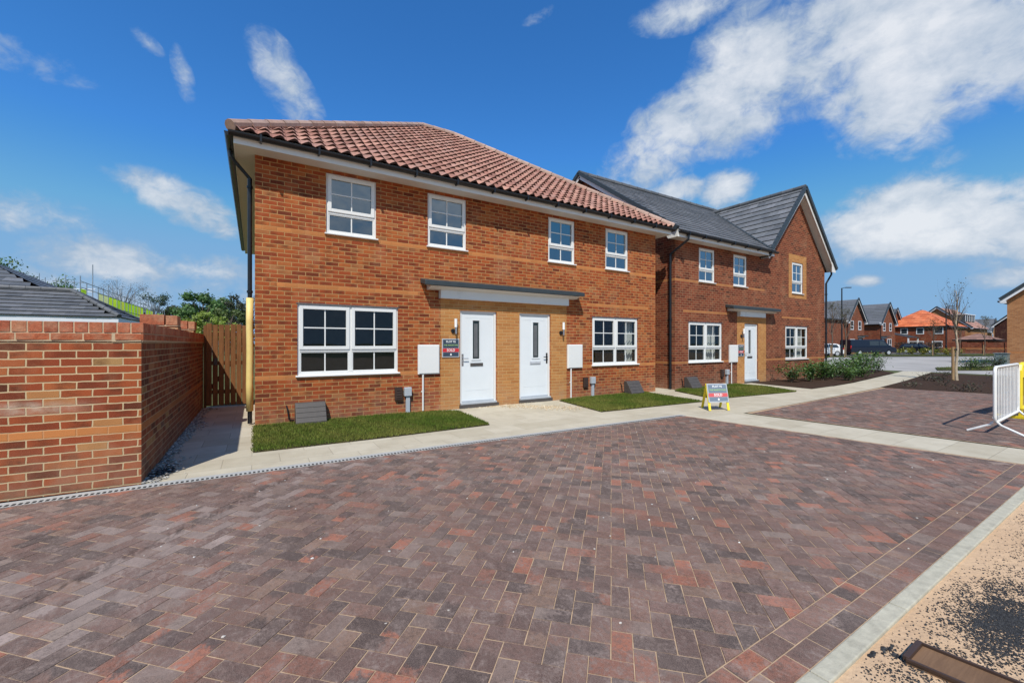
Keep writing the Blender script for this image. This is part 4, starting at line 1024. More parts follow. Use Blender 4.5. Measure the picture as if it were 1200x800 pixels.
def sold_sign(x0, x1, z0, z1, plot, label):
    t = thing('sold_sign', label, 'sign', ((x0+x1)/2,YF,z0))
    b = MB(); b.box(x0,x1,YF-.022,YF-.006,z0,z1); b.build('board', M['signgrey'], t, bevel=.004)
    cx, cz = (x0+x1)/2, (z0+z1)/2
    sign_face(t, lambda a,b,o: (cx+a, YF-.022-o, cz+b), x1-x0, z1-z0, plot, M['navy'], M['red'], M['white'], M['green'])
sold_sign(3.43, 3.835, 1.135, 1.54, 'PLOT 95', 'navy sold sign with a red band on the buff brick left of the left door')
sold_sign(14.66, 15.02, .98, 1.40, 'PLOT 94', 'small navy and red sold sign beside the door of the grey roofed house')

# A-board on the corner of the path
ab = thing('a_board', 'yellow legged folding board with a faded sold panel on the path corner', 'sign', (8.58,5.46,0))
fdir = Vector((.40,-.17,0)).normalized(); bdir = Vector((.30,.40,0)).normalized()
f0, f1 = Vector((8.26,5.36,0)), Vector((8.66,5.19,0)); k0, k1 = f0+bdir*.46, f1+bdir*.46
t0, t1 = f0+bdir*.2+Vector((0,0,.56)), f1+bdir*.2+Vector((0,0,.56))
def frame(a0, a1, b0, b1, nm):
    fr = MB()
    for a, b in ((a0,b0),(a1,b1)): fr.bar(a, b, .05, .022, up=bdir)
    fr.bar(b0+(a0-b0)*.03, b1+(a1-b1)*.03, .022, .03)
    return fr.build(nm, M['yellow'], ab, bevel=.005)
frame(f0,f1,t0,t1,'front_leg_frame'); frame(k0,k1,t0,t1,'back_leg_frame')
for q,(a,b) in enumerate(((f0,t0),(f1,t1),(k0,t0),(k1,t1))): pass
pa, pb, pc, pd = f0+(t0-f0)*.30, f1+(t1-f1)*.30, f1+(t1-f1)*.99, f0+(t0-f0)*.99
nrm = (pb-pa).cross(pd-pa).normalized()
off0 = nrm*.028
bd = MB()
A_, B_, C_, D_ = [p+off0 for p in (pa-fdir*.02, pb+fdir*.02, pc+fdir*.02, pd-fdir*.02)]
bd.face([A_,B_,C_,D_]); bk = [p-nrm*.012 for p in (A_,B_,C_,D_)]; bd.face(bk[::-1])
for i in range(4):
    q = [A_,B_,C_,D_]; bd.face([q[i], bk[i], bk[(i+1)%4], q[(i+1)%4]])
pnl = bd.build('sign_panel', M['greyplastic'], ab)
mid = (A_+B_+C_+D_)/4; ux = (B_-A_).normalized(); uy = (D_-A_).normalized()
sign_face(ab, lambda a,b,o: mid+ux*a+uy*b+nrm*(o+.001), (B_-A_).length, (D_-A_).length, 'PLOT 95', M['boardgrey'], M['boardred'], M['white'], M['green'])

# ------------------------------------------------------------------ barriers on the right
def barrier(loc, rotz, label, mat, group, bars=15):
    t = thing('crowd_barrier', label, 'barrier', loc, rotz, group, local=True)
    L = 2.1; f = MB(); r = .1
    def arc(cx, cz, a0, a1): return [(cx+r*math.cos(a0+(a1-a0)*k/5), 0, cz+r*math.sin(a0+(a1-a0)*k/5)) for k in range(6)]
    pts = arc(r,.18+r,PI*1.5,PI) + arc(r,1.05-r,PI,PI/2) + arc(L-r,1.05-r,PI/2,0) + arc(L-r,.18+r,0,-PI/2)
    f.tube(pts+[pts[0]], .021, 8); f.build('frame', mat, t, smooth=True)
    for k in range(bars):
        x = .13+(L-.26)*k/(bars-1); b = MB(); b.tube([(x,0,.19),(x,0,1.04)], .0075, 6); b.build('upright_bar', mat, t)
    for x in (.05, L-.05):
        g = MB(); g.tube([(x,-.01,.2),(x,-.06,.14),(x+.02,-.3,.012)], .018, 8); g.build('foot', mat, t)
        g = MB(); g.tube([(x,.01,.2),(x,.06,.14),(x-.02,.3,.012)], .018, 8); g.build('foot', mat, t)
    return t
b1 = barrier((9.86,1.60,.012), math.radians(1.5), 'white steel crowd barrier standing on the paving at the right edge', M['white_metal'], None)
def plastic_barrier(loc, rotz, label):
    t = thing('plastic_barrier', label, 'barrier', loc, rotz, local=True); L = 2.; f = MB()
    pts = [(.0,0,.2),(.0,0,.92),(.05,0,1.0),(.14,0,1.03),(L-.14,0,1.03),(L-.05,0,1.0),(L,0,.92),(L,0,.2),(0,0,.2)]
    f.tube(pts, .042, 8); f.box(.03,L-.03,-.015,.015,.78,1.0); f.build('frame', M['yellow'], t, bevel=.0)
    for k in range(9):
        b = MB(); b.box(.15+k*.21,.17+k*.21,-.01,.01,.2,.78); b.build('slat', M['yellow'], t)
    for x in (.1,L-.1):
        g = MB(); g.bar((x,-.32,.03),(x,.32,.03),.07,.05); g.bar((x,0,.05),(x,0,.2),.05,.05); g.build('foot', M['yellow'], t)
    return t
plastic_barrier((12.25,1.68,.01), math.radians(-2), 'yellow plastic barrier behind the white one at the right edge')

# ------------------------------------------------------------------ garden wall, gate, pebbles
gw = thing('garden_wall', 'low red brick garden wall with brick coping turning along the side path', 'wall', (-1.5,5.62,0))
WX = -.985; WT = 1.455
w = MB()
fl, fr_ = -5.2, WX
w.face([(fl,5.78,0),(fr_,5.605,0),(fr_,5.605,WT),(fl,5.78,WT)], uv=[(fl,0),(fr_,0),(fr_,WT),(fl,WT)])
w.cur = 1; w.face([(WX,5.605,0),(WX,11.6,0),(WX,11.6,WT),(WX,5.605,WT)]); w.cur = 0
w.face([(fl,6.0,WT),(WX-.22,5.83,WT),(WX-.22,5.83,0),(fl,6.0,0)])
w.face([(WX-.22,11.6,0),(WX-.22,5.83,0),(WX-.22,5.83,WT),(WX-.22,11.6,WT)])
for (ya,yb,xa) in ((8.0,8.33,-1.40),(9.9,10.23,-1.25)):
    w.box(xa,WX-.001,ya,yb,0,1.69)
w.build('wall_face', [M['brick_wall'], M['brick_wall_shade']], gw)
cp = MB()
n = 44
for i in range(41):     # soldier coping, front run
    x1 = WX+.02-i*.1035; x0 = x1-.093; y = 5.585+(WX-x0)*.0415
    cp.face; c = random.choice([(.43,.14,.07),(.37,.105,.055),(.48,.19,.1),(.4,.12,.06)]); c = hexmix(c, U(.85,1.12))
    cp.box(x0, x1, y, y+.235, 1.54, 1.642, c)
for i in range(57):     # return run
    y0 = 5.83+i*.1035
    if y0 > 11.5: break
    c = hexmix(random.choice([(.43,.14,.07),(.37,.105,.055),(.48,.19,.1),(.4,.12,.06)]), U(.85,1.12)); cp.box(WX-.235, WX+.02, y0, y0+.093, 1.54, 1.642, c)
for i in range(19):     # projecting stretcher course
    x1 = WX+.02-i*.226; x0 = x1-.216; y = 5.583+(WX-x0)*.0415; cp.box(x0,x1,y,y+.238,1.467,1.53, hexmix((.36,.1,.045),U(.75,1.15)))
for i in range(26):
    y0 = 5.83+i*.226
    if y0 > 11.4: break
    cp.box(WX-.237,WX+.021,y0,y0+.216,1.467,1.53, hexmix((.36,.1,.045),U(.75,1.15)))
for (ya,xa,wd) in ((8.0,-1.42,.43),(9.9,-1.27,.3)):   # unfinished pier tops
    cp.box(xa,xa+wd*.64,ya-.02,ya+.3,1.71,1.86,hexmix((.4,.12,.06),U(.9,1.1))); cp.box(xa+wd*.68,xa+wd,ya-.02,ya+.3,1.71,1.85,hexmix((.46,.2,.11),U(.9,1.1)))
M['coping'] = attr_mat('coping_brick', .9, .2, .3, 30, bump=.5, bscale=60, tint=(.52,.38,.24), tintf=.5, tscale=7)
cp.build('coping', M['coping'], gw, bevel=.004)
mj = MB(); mj.face([(fl,5.768,1.455),(WX,5.593,1.455),(WX,5.593,1.638),(fl,5.768,1.638)]); mj.face([(fl,5.768,1.638),(WX,5.593,1.638),(WX-.2,5.83,1.638),(fl,5.98,1.638)])
mj.box(WX-.222,WX+.012,5.6,11.55,1.45,1.637); mj.box(-1.41,-.99,7.99,8.29,1.69,1.712); mj.box(-1.26,-.975,9.89,10.19,1.69,1.712)
mj.build('coping_mortar', plain('pale_mortar', (.5,.39,.25), .9, var=.15, bump=.3), gw)
gt = thing('side_gate', 'brown close boarded timber gate at the end of the side path', 'gate', (-.5,11.55,0))
x = -.92; i = 0
while x < -.03:
    b = MB(); ww = .098; b.box(x,min(x+ww,-.02),11.5,11.52,.04,1.86+U(-.015,.02)); b.build('board', M['fence'], gt, bevel=.003); x += ww+.014
b = MB()
for z in (.3,.95,1.6): b.box(-.92,-.02,11.521,11.56,z,z+.09)
b.bar((-.9,11.58,.35),(-.05,11.58,1.6),.03,.07); b.build('rail', M['fence'], gt)
b = MB(); b.box(-.975,-.925,11.53,11.62,0,1.84); b.build('post', M['fence'], gt)
b = MB(); b.box(-.78,-.72,11.475,11.499,.95,1.1); b.build('latch', M['gasbrown'], gt)

def stones(name, label, pts, size, cols, mat=None, flat=.6):
    mb = MB()
    for (x,y,z) in pts:
        s_ = size*U(.45,1.25); a = U(0,2*PI); c = hexmix(random.choice(cols), U(.7,1.25))
        e = [U(.6,1.2) for _ in range(6)]; zz = s_*flat*U(.6,1.2)
        ring = [(x+math.cos(a+k*PI*2/5)*s_*e[k], y+math.sin(a+k*PI*2/5)*s_*e[k]*.8, z+zz*.35) for k in range(5)]
        tp = (x+U(-.2,.2)*s_, y+U(-.2,.2)*s_, z+zz)
        ring0 = [(p[0],p[1],z-.001) for p in ring]
        for k in range(5):
            mb.face([ring[k],ring[(k+1)%5],tp], c); mb.face([ring0[k],ring0[(k+1)%5],ring[(k+1)%5],ring[k]], c)
    o = mb.build(name, mat or M['stone']); tag(o, label, None, None, 'stuff'); return o
pts = []
for _ in range(1700):
    y = U(5.58,11.4); wdt = .16+.05*math.sin(y*2.3); pts.append((WX+.01+abs(random.gauss(0,.5))*wdt, y, U(0,.018)))
stones('gravel', 'pale pebbles along the foot of the garden wall', pts, .017, [(.4,.38,.34),(.3,.28,.25),(.5,.47,.42),(.2,.18,.16)])
pts = [(WX+.12+random.gauss(0,.05), 5.98+random.gauss(0,.12), U(.005,.02)) for _ in range(220)]
stones('dark_gravel', 'dark chippings spilt at the wall corner', pts, .015, [(.03,.03,.03),(.05,.05,.05)])
pts = []
for _ in range(900):
    t = R(); pts.append((5.0+1.15*t+random.gauss(0,.16+.1*t), 8.25-1.15*t+random.gauss(0,.08+.05*t), 0))
for _ in range(500): pts.append((4.9+random.gauss(0,.35), 8.36+random.gauss(0,.04), 0))
stones('gravel', 'buff grit spilt on the path below the doors', pts, .014, [(.5,.38,.22),(.58,.46,.3),(.42,.3,.18),(.62,.55,.42)])
# black chippings dumped on the sand
pts = []
def blob(cx, cy, sx, sy, n, rot=0):
    for _ in range(n):
        a, b = random.gauss(0,sx), random.gauss(0,sy); c, s_ = math.cos(rot), math.sin(rot)
        x, y = cx+a*c-b*s_, cy+a*s_+b*c
        if y < .775 and mnoise.noise(Vector((x*9,y*9,1))) > U(-.75,.25): pts.append((x,y,-.004))
blob(3.35,.53,.3,.095,9500); blob(3.3,.47,.17,.07,6500); blob(3.2,.4,.22,.09,2600); blob(5.2,.58,.5,.1,1500); blob(4.3,.5,.5,.12,1000); blob(2.37,.66,.12,.05,520); blob(2.5,.55,.2,.1,700); blob(7,.5,.8,.14,700); blob(3.0,.6,.6,.14,500)
stones('dark_gravel', 'black stone chippings scattered over the sand', pts, .0052, [(.02,.021,.024),(.035,.036,.04),(.05,.05,.05),(.028,.027,.027)], flat=.8)
pts = [(x+U(-.03,.03), y+U(-.015,.015), -.004) for (x,y) in ((2.43,.775),(2.5,.755),(2.56,.735),(2.52,.715)) for _ in range(9)]
pts = [(x,min(y,.77),z) for x,y,z in pts]
stones('dark_gravel', 'a few larger black stones beside the kerb', pts, .011, [(.02,.02,.022),(.04,.04,.04)])
pts = [(U(1.4,7.5), U(1.,5.2), .009) for _ in range(60)] + [(U(-1.5,3), U(2,5.2), .009) for _ in range(40)]
stones('gravel', 'loose pale crumbs on the block paving', pts, .009, [(.6,.58,.54),(.45,.4,.35)])
# rusty board lying in the sand
pk = thing('timber_board', 'rusty brown board with a dark end bar half sunk in the sand', 'board', (2.6,.6,0))
a0, a1 = Vector((2.485,.668,.012)), Vector((2.675,.668,.012)); dv = Vector((.08,-.62,0)).normalized()
m_ = Matrix.Identity(4)
pl = MB(); q = [a0, a1, a1+dv*1.0, a0+dv*1.0]; lo = [p-Vector((0,0,.03)) for p in q]
pl.face(q[::-1])
for i in range(4): pl.face([lo[i], lo[(i+1)%4], q[(i+1)%4], q[i]])
pl.build('board', M['rustplank'], pk)
bb = MB(); bb.bar(a0+Vector((0,0,.008)), a1+Vector((0,0,.008)), .022, .022); bb.bar(a0+Vector((0,0,.006)), a0+dv+Vector((0,0,.006)), .012, .016); bb.bar(a1+Vector((0,0,.006)), a1+dv+Vector((0,0,.006)), .012, .016)
bb.build('end_bar', M['brownplastic'], pk, bevel=.003)

# ------------------------------------------------------------------ planting
def leaf_quad(mb, p, size, nrm, c, asp=.5):
    d = Vector((U(-1,1),U(-1,1),U(-.6,1))).normalized(); x = d.cross(nrm)
    if x.length < 1e-3: return
    x.normalize(); y = nrm.cross(x)
    a, b = x*size*asp*.5, y*size*.5
    mb.face([p-b, p+a*.9-b*.1, p+b, p-a*.9-b*.1], c)
def shrub(loc, w, h, n, label, cols, leaf=.09, group=None, name='laurel_shrub', stems=9, cat='shrub', spread=1.):
    t = thing(name, label, cat, loc, U(0,6), group, local=True)
    st = MB(); lf = MB(); tips = []
    for k in range(stems):
        a = U(0,2*PI); r = U(.1,1)*w*.5*spread; hh = h*U(.6,1.); p0 = Vector((U(-.06,.06),U(-.06,.06),0)); p1 = Vector((math.cos(a)*r*.5,math.sin(a)*r*.5,hh*.55)); p2 = Vector((math.cos(a)*r,math.sin(a)*r,hh))
        st.tube([p0,p1,p2],[.008,.006,.003],4); tips.append((p0,p1,p2))
    for i in range(n):
        p0,p1,p2 = random.choice(tips); u = U(.25,1.05)
        q = p0*(1-u)**2+p1*2*u*(1-u)+p2*u*u + Vector((random.gauss(0,.06),random.gauss(0,.06),random.gauss(0,.05)))*(w/.7)
        if q.z < .02: q.z = U(.02,.1)
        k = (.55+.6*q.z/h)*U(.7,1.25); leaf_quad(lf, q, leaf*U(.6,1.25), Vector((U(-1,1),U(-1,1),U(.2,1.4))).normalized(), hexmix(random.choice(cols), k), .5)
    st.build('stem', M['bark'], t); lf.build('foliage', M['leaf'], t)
    return t
LAU = [(.05,.11,.025),(.08,.15,.032),(.04,.09,.022),(.1,.19,.045),(.13,.2,.06)]
DK = [(.035,.05,.025),(.05,.06,.03),(.06,.055,.035),(.04,.035,.03)]
shrubs = [(16.9,7.75,.8,.68,260,'leafy laurel shrub right beside the neighbouring house door'),(17.9,7.55,.8,.66,280,'low laurel shrub under the left part of the gable window'),(18.9,7.5,.85,.72,300,'laurel shrub below the middle of the gable window'),(19.9,7.6,.9,.75,320,'dense laurel shrub in front of the gable wall corner'),
          (20.9,7.7,.95,.8,340,'dense laurel shrub by the right downpipe of the gabled house'),(19.6,6.95,.8,.55,240,'short laurel shrub near the path edge below the gable'),(22.2,7.9,1.,.85,340,'bushy laurel just beyond the gable corner'),(23.4,8.0,1.,.95,340,'tall laurel beyond the gable corner near the path'),
          (24.6,8.05,1.,1.0,280,'tallest laurel beside the bend in the path'),(25.8,8.1,1.1,.95,180,'open leggy laurel in the row beside the path'),(26.8,8.25,1.2,.9,120,'sparse airy laurel at the far end of the bed'),(21.6,7.2,.7,.5,200,'small low laurel near the path beyond the gable')]
for (x,y,w_,h_,n_,lb) in shrubs: shrub((x,y,.01), w_*1.12, h_, int(n_*2.1), lb, LAU, .1, 'laurel shrubs in the bed along the gabled house')
for i in range(26):
    for _ in range(50):
        x, y = U(17.9,26.5), U(-.2,6.2)
        if inside((x,y), [(17.8,4.9),(17.9,4),(18.1,2.35),(18.3,-.5),(26,-1),(27.4,3),(27.4,6.2),(22,5.5)]): break
    shrub((x,y,.01), U(.5,.8), U(.16,.3), 60, 'low dark ground cover plant in the bare soil bed around the staked tree', DK, .07, 'low ground cover plants in the soil bed', 'ground_cover_plant', 6, 'plant')
for k,(x,y,w_,h_,lb) in enumerate(((34.2,6.6,1.1,.55,'rounded green shrub at the left end of the clump by the buff house'),(35.1,6.5,1.2,.6,'rounded green shrub in the middle of the clump by the buff house'),(36.0,6.3,1.2,.6,'green shrub right of the middle in the clump by the buff house'),(38.2,6.2,1.2,.6,'dark green shrub close to the grey cabinet'),(40.6,6.5,1.5,.7,'dark shrub at the corner of the buff house'))):
    shrub((x,y,0), w_, h_, 300, lb, [(.07,.12,.03),(.09,.14,.03),(.05,.09,.03)] if k < 3 else [(.03,.05,.025),(.045,.07,.03)], .1, 'shrubs by the buff brick house', 'garden_shrub', 12)
YG = [(.28,.27,.03),(.2,.24,.03),(.14,.2,.03),(.3,.24,.04)]
for k in range(6):
    shrub((75.6+U(-.3,.3)+k*.45, 20.9-k*1.05, 0), 1.7, .8, 170, ('yellow green shrub in the low row before the dark car, number counted from the left end','yellow green shrub')[1]+' in the low row before the parked black car', YG, .22, 'low yellow green shrubs before the black car', 'border_shrub', 12)

def branch(mb, p, d, ln, r, lev, twist, tips):
    pts = [p]; rs = [r]; n = 4
    for i in range(n):
        d = (d + Vector((U(-1,1),U(-1,1),U(-.4,.9)))*twist).normalized(); pts.append(pts[-1]+d*ln/n); rs.append(r*(1-.6*(i+1)/n))
    mb.tube(pts, rs, 5 if lev > 1 else 3, caps=False)
    if lev == 0: tips.append(pts[-1]); tips.append(pts[2]); return
    for k in range(3 if lev > 1 else 3):
        i = random.randint(1,n); a = U(0,2*PI)
        side = Vector((math.cos(a),math.sin(a),U(.3,1.1))).normalized()
        branch(mb, pts[i], (d*.75+side*.6).normalized(), ln*U(.45,.7), rs[i]*.6, lev-1, twist*1.15, tips)
def bare_tree(loc, h, label, spread=.55, stake=True, leafn=0, r=.04, name='young_tree', group=None, lev=2, pale=True, leafsize=.06, lcols=None):
    t = thing(name, label, 'tree', loc, 0, group, local=True)
    tr = MB(); pts = [Vector((0,0,0))]
    for i in range(8): pts.append(Vector((math.sin(i*1.3)*.02*h*.3, math.cos(i*1.7)*.02*h*.3, h*(i+1)/8*.93)))
    tr.tube(pts, [r*(1-.85*i/8) for i in range(9)], 8); tr.build('trunk', M['palebark' if pale else 'bark'], t)
    br = MB(); tips = []
    for i in range(15):
        u = U(.42,.97); k = int(u*8); p = pts[k]+(pts[min(8,k+1)]-pts[k])*(u*8-k); a = i*2.4+U(-.5,.5)
        d = Vector((math.cos(a)*spread,math.sin(a)*spread,1)).normalized()
        branch(br, p, d, h*(1-u)*.5+h*.07, r*.46*(1.2-u), lev, .12, tips)
    br.build('branch', M['bark'], t)
    if leafn:
        lf = MB()
        for _ in range(leafn):
            p = random.choice(tips)+Vector((U(-1,1),U(-1,1),U(-1,1)))*.09; leaf_quad(lf, p, leafsize*U(.6,1.3), Vector((U(-1,1),U(-1,1),U(0,1))).normalized(), hexmix(random.choice(lcols or [(.1,.1,.04),(.14,.12,.06),(.07,.06,.03)]), U(.7,1.2)), .7)
        lf.build('foliage', M['leaf'], t)
    if stake:
        s_ = MB(); s_.tube([(-.09,.08,-.02),(-.09,.08,1.3)], .045, 8); s_.build('stake', M['stake'], t)
        b_ = MB(); b_.bar((-.1,.05,1.2),(.03,-.02,1.2),.06,.05); b_.build('tie', M['black'], t)
    return t
bare_tree((23.12,4.73,.01), 3.75, 'slim staked young tree with bare twigs in the soil bed', .3, True, 110, .055, leafsize=.055)
for (x,y,h_,lb) in ((53.2,20.3,5.8,'bare leafless tree left of the near street lamp'),(53.6,19.2,5.0,'bare leafless tree just right of the near street lamp')):
    bare_tree((x,y,0), h_, lb, .38, True, 380, .09, 'street_tree', 'young bare street trees', 2, False, .1)
for (x,y,h_,lb) in ((70.6,16.4,4.2,'thin sapling in the verge in front of the orange roofed house'),(74.6,12.9,4.6,'thin sapling before the long boundary wall')):
    bare_tree((x,y,0), h_, lb, .4, True, 300, .06, 'street_tree', 'young bare street trees', 2, False, .1)
bare_tree((74.2,14.9,0), 3.4, 'short sapling just right of the farther street lamp', .4, False, 260, .06, 'street_tree', 'young bare street trees', 2, False, .1)

def leafy_tree(loc, h, w_, label, cols, n=2600, leaf=.5, name='leafy_tree', group=None, trunk=.25, base=.15, clumps=34):
    t = thing(name, label, 'tree', loc, 0, group, local=True)
    tr = MB(); tr.tube([(0,0,0),(U(-.2,.2),U(-.2,.2),h*.35),(U(-.4,.4),U(-.3,.3),h*.75)], [trunk,trunk*.7,trunk*.25], 7)
    lf = MB(); cl = []
    for i in range(clumps):
        z = base+(1-base)*R()**.8; prof = math.sqrt(max(.05, 1-((z-.45-base*.3)/.62)**2)); a = U(0,2*PI); rr_ = w_*.5*prof*(.35+.65*math.sqrt(R()))
        c = Vector((math.cos(a)*rr_, math.sin(a)*rr_, z*h*.97)); cl.append((c, h*U(.055,.12), U(.62,1.25)))
        tr.tube([(0,0,c.z*.55), c*.6+Vector((0,0,c.z*.3)), c], [trunk*.3,trunk*.18,.02], 4)
    tr.build('trunk', M['bark'], t)
    for i in range(int(n*2)):
        c, s_, k = random.choice(cl); v = Vector((random.gauss(0,1),random.gauss(0,1),random.gauss(0,.8))); p = c+v*s_*.5
        if p.z < h*base*.4: continue
        sh = k*(.72+.5*(v.normalized().dot(Vector((-.4,-.5,.75)))*.5+.5)); leaf_quad(lf, p, leaf*U(.6,1.3), (v.normalized()+Vector((U(-1,1),U(-1,1),U(-1,1)))*.8).normalized(), hexmix(random.choice(cols), sh), .7)  # sunlight painted in: leaves on the sunward side get a lighter colour
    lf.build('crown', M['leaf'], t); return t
G1 = [(.08,.16,.045),(.105,.19,.055),(.06,.12,.038)]; G2 = [(.09,.14,.03),(.12,.17,.035)]; G3 = [(.05,.06,.035),(.06,.065,.04)]; G4 = [(.2,.27,.045),(.25,.31,.06)]
def pos(px, d):      # a spot at bearing px (photo column) and depth d along the view axis
    u = (px-600)/489.19; return (.52455*d+u*.85138*d, .85138*d-u*.52455*d, 0)
def zat(py, d): return H-(py-402.7)/489.19*d
bk_ = 'trees on the skyline left of the near house'
leafy_tree(pos(235,70), zat(346,70), 7.5, 'large round dark green tree left of the gate skyline', G1, 3800, .42, group=bk_)
leafy_tree(pos(254,82), zat(349,82), 5.5, 'pale green upright tree second from the dark round one', [(.08,.13,.04),(.1,.15,.05)], 1800, .42, group=bk_)
leafy_tree(pos(263,84), zat(352,84), 4.6, 'smaller pale green tree just right of the upright one', [(.07,.12,.04),(.09,.14,.05)], 1300, .42, group=bk_)
leafy_tree(pos(248,52), zat(367,52), 5., 'bright yellow green bush tree above the gate', G4, 2200, .28, group=bk_)
leafy_tree(pos(228,60), zat(371,60), 4.4, 'lower yellow green bush above the unfinished pier', G4, 1300, .28, group=bk_)
leafy_tree(pos(268,60), zat(362,60), 7.2, 'olive green broad tree above the right half of the gate', [(.085,.125,.035),(.105,.14,.042)], 3000, .35, group=bk_)
leafy_tree(pos(289,70), zat(347,70), 7., 'grey green thin tree beside the yellow pipe sleeve', G3, 1500, .3, group=bk_)
leafy_tree(pos(212,85), zat(361,85), 8., 'brownish green tree behind the unfinished pier', G3, 2300, .4, group=bk_)
leafy_tree(pos(181,105), zat(345,105), 7.5, 'grey green conifer like tree behind the scaffold end', [(.05,.08,.05),(.06,.09,.06)], 1800, .4, group=bk_)
leafy_tree(pos(2,60), zat(304,60), 4.5, 'dark tree at the left edge above the far grey roof', G1, 1500, .35, group=bk_)
leafy_tree(pos(24,90), zat(315,90), 5.5, 'dark pointed tree right of the far grey roof', G1, 1300, .4, group=bk_)
leafy_tree(pos(40,110), zat(326,110), 6., 'low dark tree on the skyline behind the left scaffold poles', G3, 900, .4, group=bk_)
leafy_tree(pos(66,95), zat(327,95), 7., 'dark green tree behind the middle scaffold poles', G1, 1500, .4, group=bk_)
leafy_tree(pos(82,95), zat(329,95), 6., 'dark green tree right of the middle scaffold poles', G1, 1200, .4, group=bk_)
leafy_tree(pos(143,120), zat(330,120), 14., 'wide hazy leafless tree behind the lime sheeting', [(.2,.17,.17),(.17,.15,.15)], 1500, .22, group=bk_, clumps=60)

# ------------------------------------------------------------------ roofs and scaffold on the left
gar = thing('garage', 'detached garage with a grey hipped roof and white fascia behind the garden wall', 'garage', (-9,22.7,0))
ga, gb_, gc, gd, ge = -13.4, -4.36, 21.1, 24.5, 2.42
w = MB(); w.box(ga+.25,gb_-.25,gc+.2,gd-.2,0,ge-.1); w.build('wall', M['brick_far'], gar)
f = MB(); f.box(ga,gb_,gc,gd,ge-.24,ge); f.build('fascia', M['roller'], gar)
rf = MB(); hd = (gd-gc)/2; rz = 3.46; gpch = math.atan2(rz-ge,hd); cc, ss = math.cos(gpch), math.sin(gpch); LL = gb_-ga
tile_slope(rf, (ga,gc-.05,ge+.0), (1,0,0), (0,cc,ss), hd/cc, lambda q: q*cc, lambda q: LL-q*cc, gauge=.27, pitch=.4, amp=0, thick=.03, pal=SLATE, seg=1)
tile_slope(rf, (gb_+.05,gc,ge), (0,1,0), (-cc,0,ss), hd/cc, lambda q: q*cc, lambda q: (gd-gc)-q*cc, gauge=.27, pitch=.4, amp=0, thick=.03, pal=SLATE, seg=1)
tile_slope(rf, (gb_,gd+.05,ge), (-1,0,0), (0,-cc,ss), hd/cc, lambda q: q*cc, lambda q: LL-q*cc, gauge=.27, pitch=.4, amp=0, thick=.03, pal=SLATE, seg=1)
rf.build('roof', M['slate'], gar)
hp = MB(); caps(hp, (gb_+.03,gc-.03,ge+.05), (gb_-hd,gc+hd,rz+.05), .08, .4, SLATE); caps(hp, (ga+hd,gc+hd,rz+.05), (gb_-hd,gc+hd,rz+.05), .08, .4, SLATE); caps(hp, (gb_+.03,gd,ge+.05), (gb_-hd,gc+hd,rz+.05), .08, .4, SLATE); hp.build('ridge_tile', M['slate'], gar)

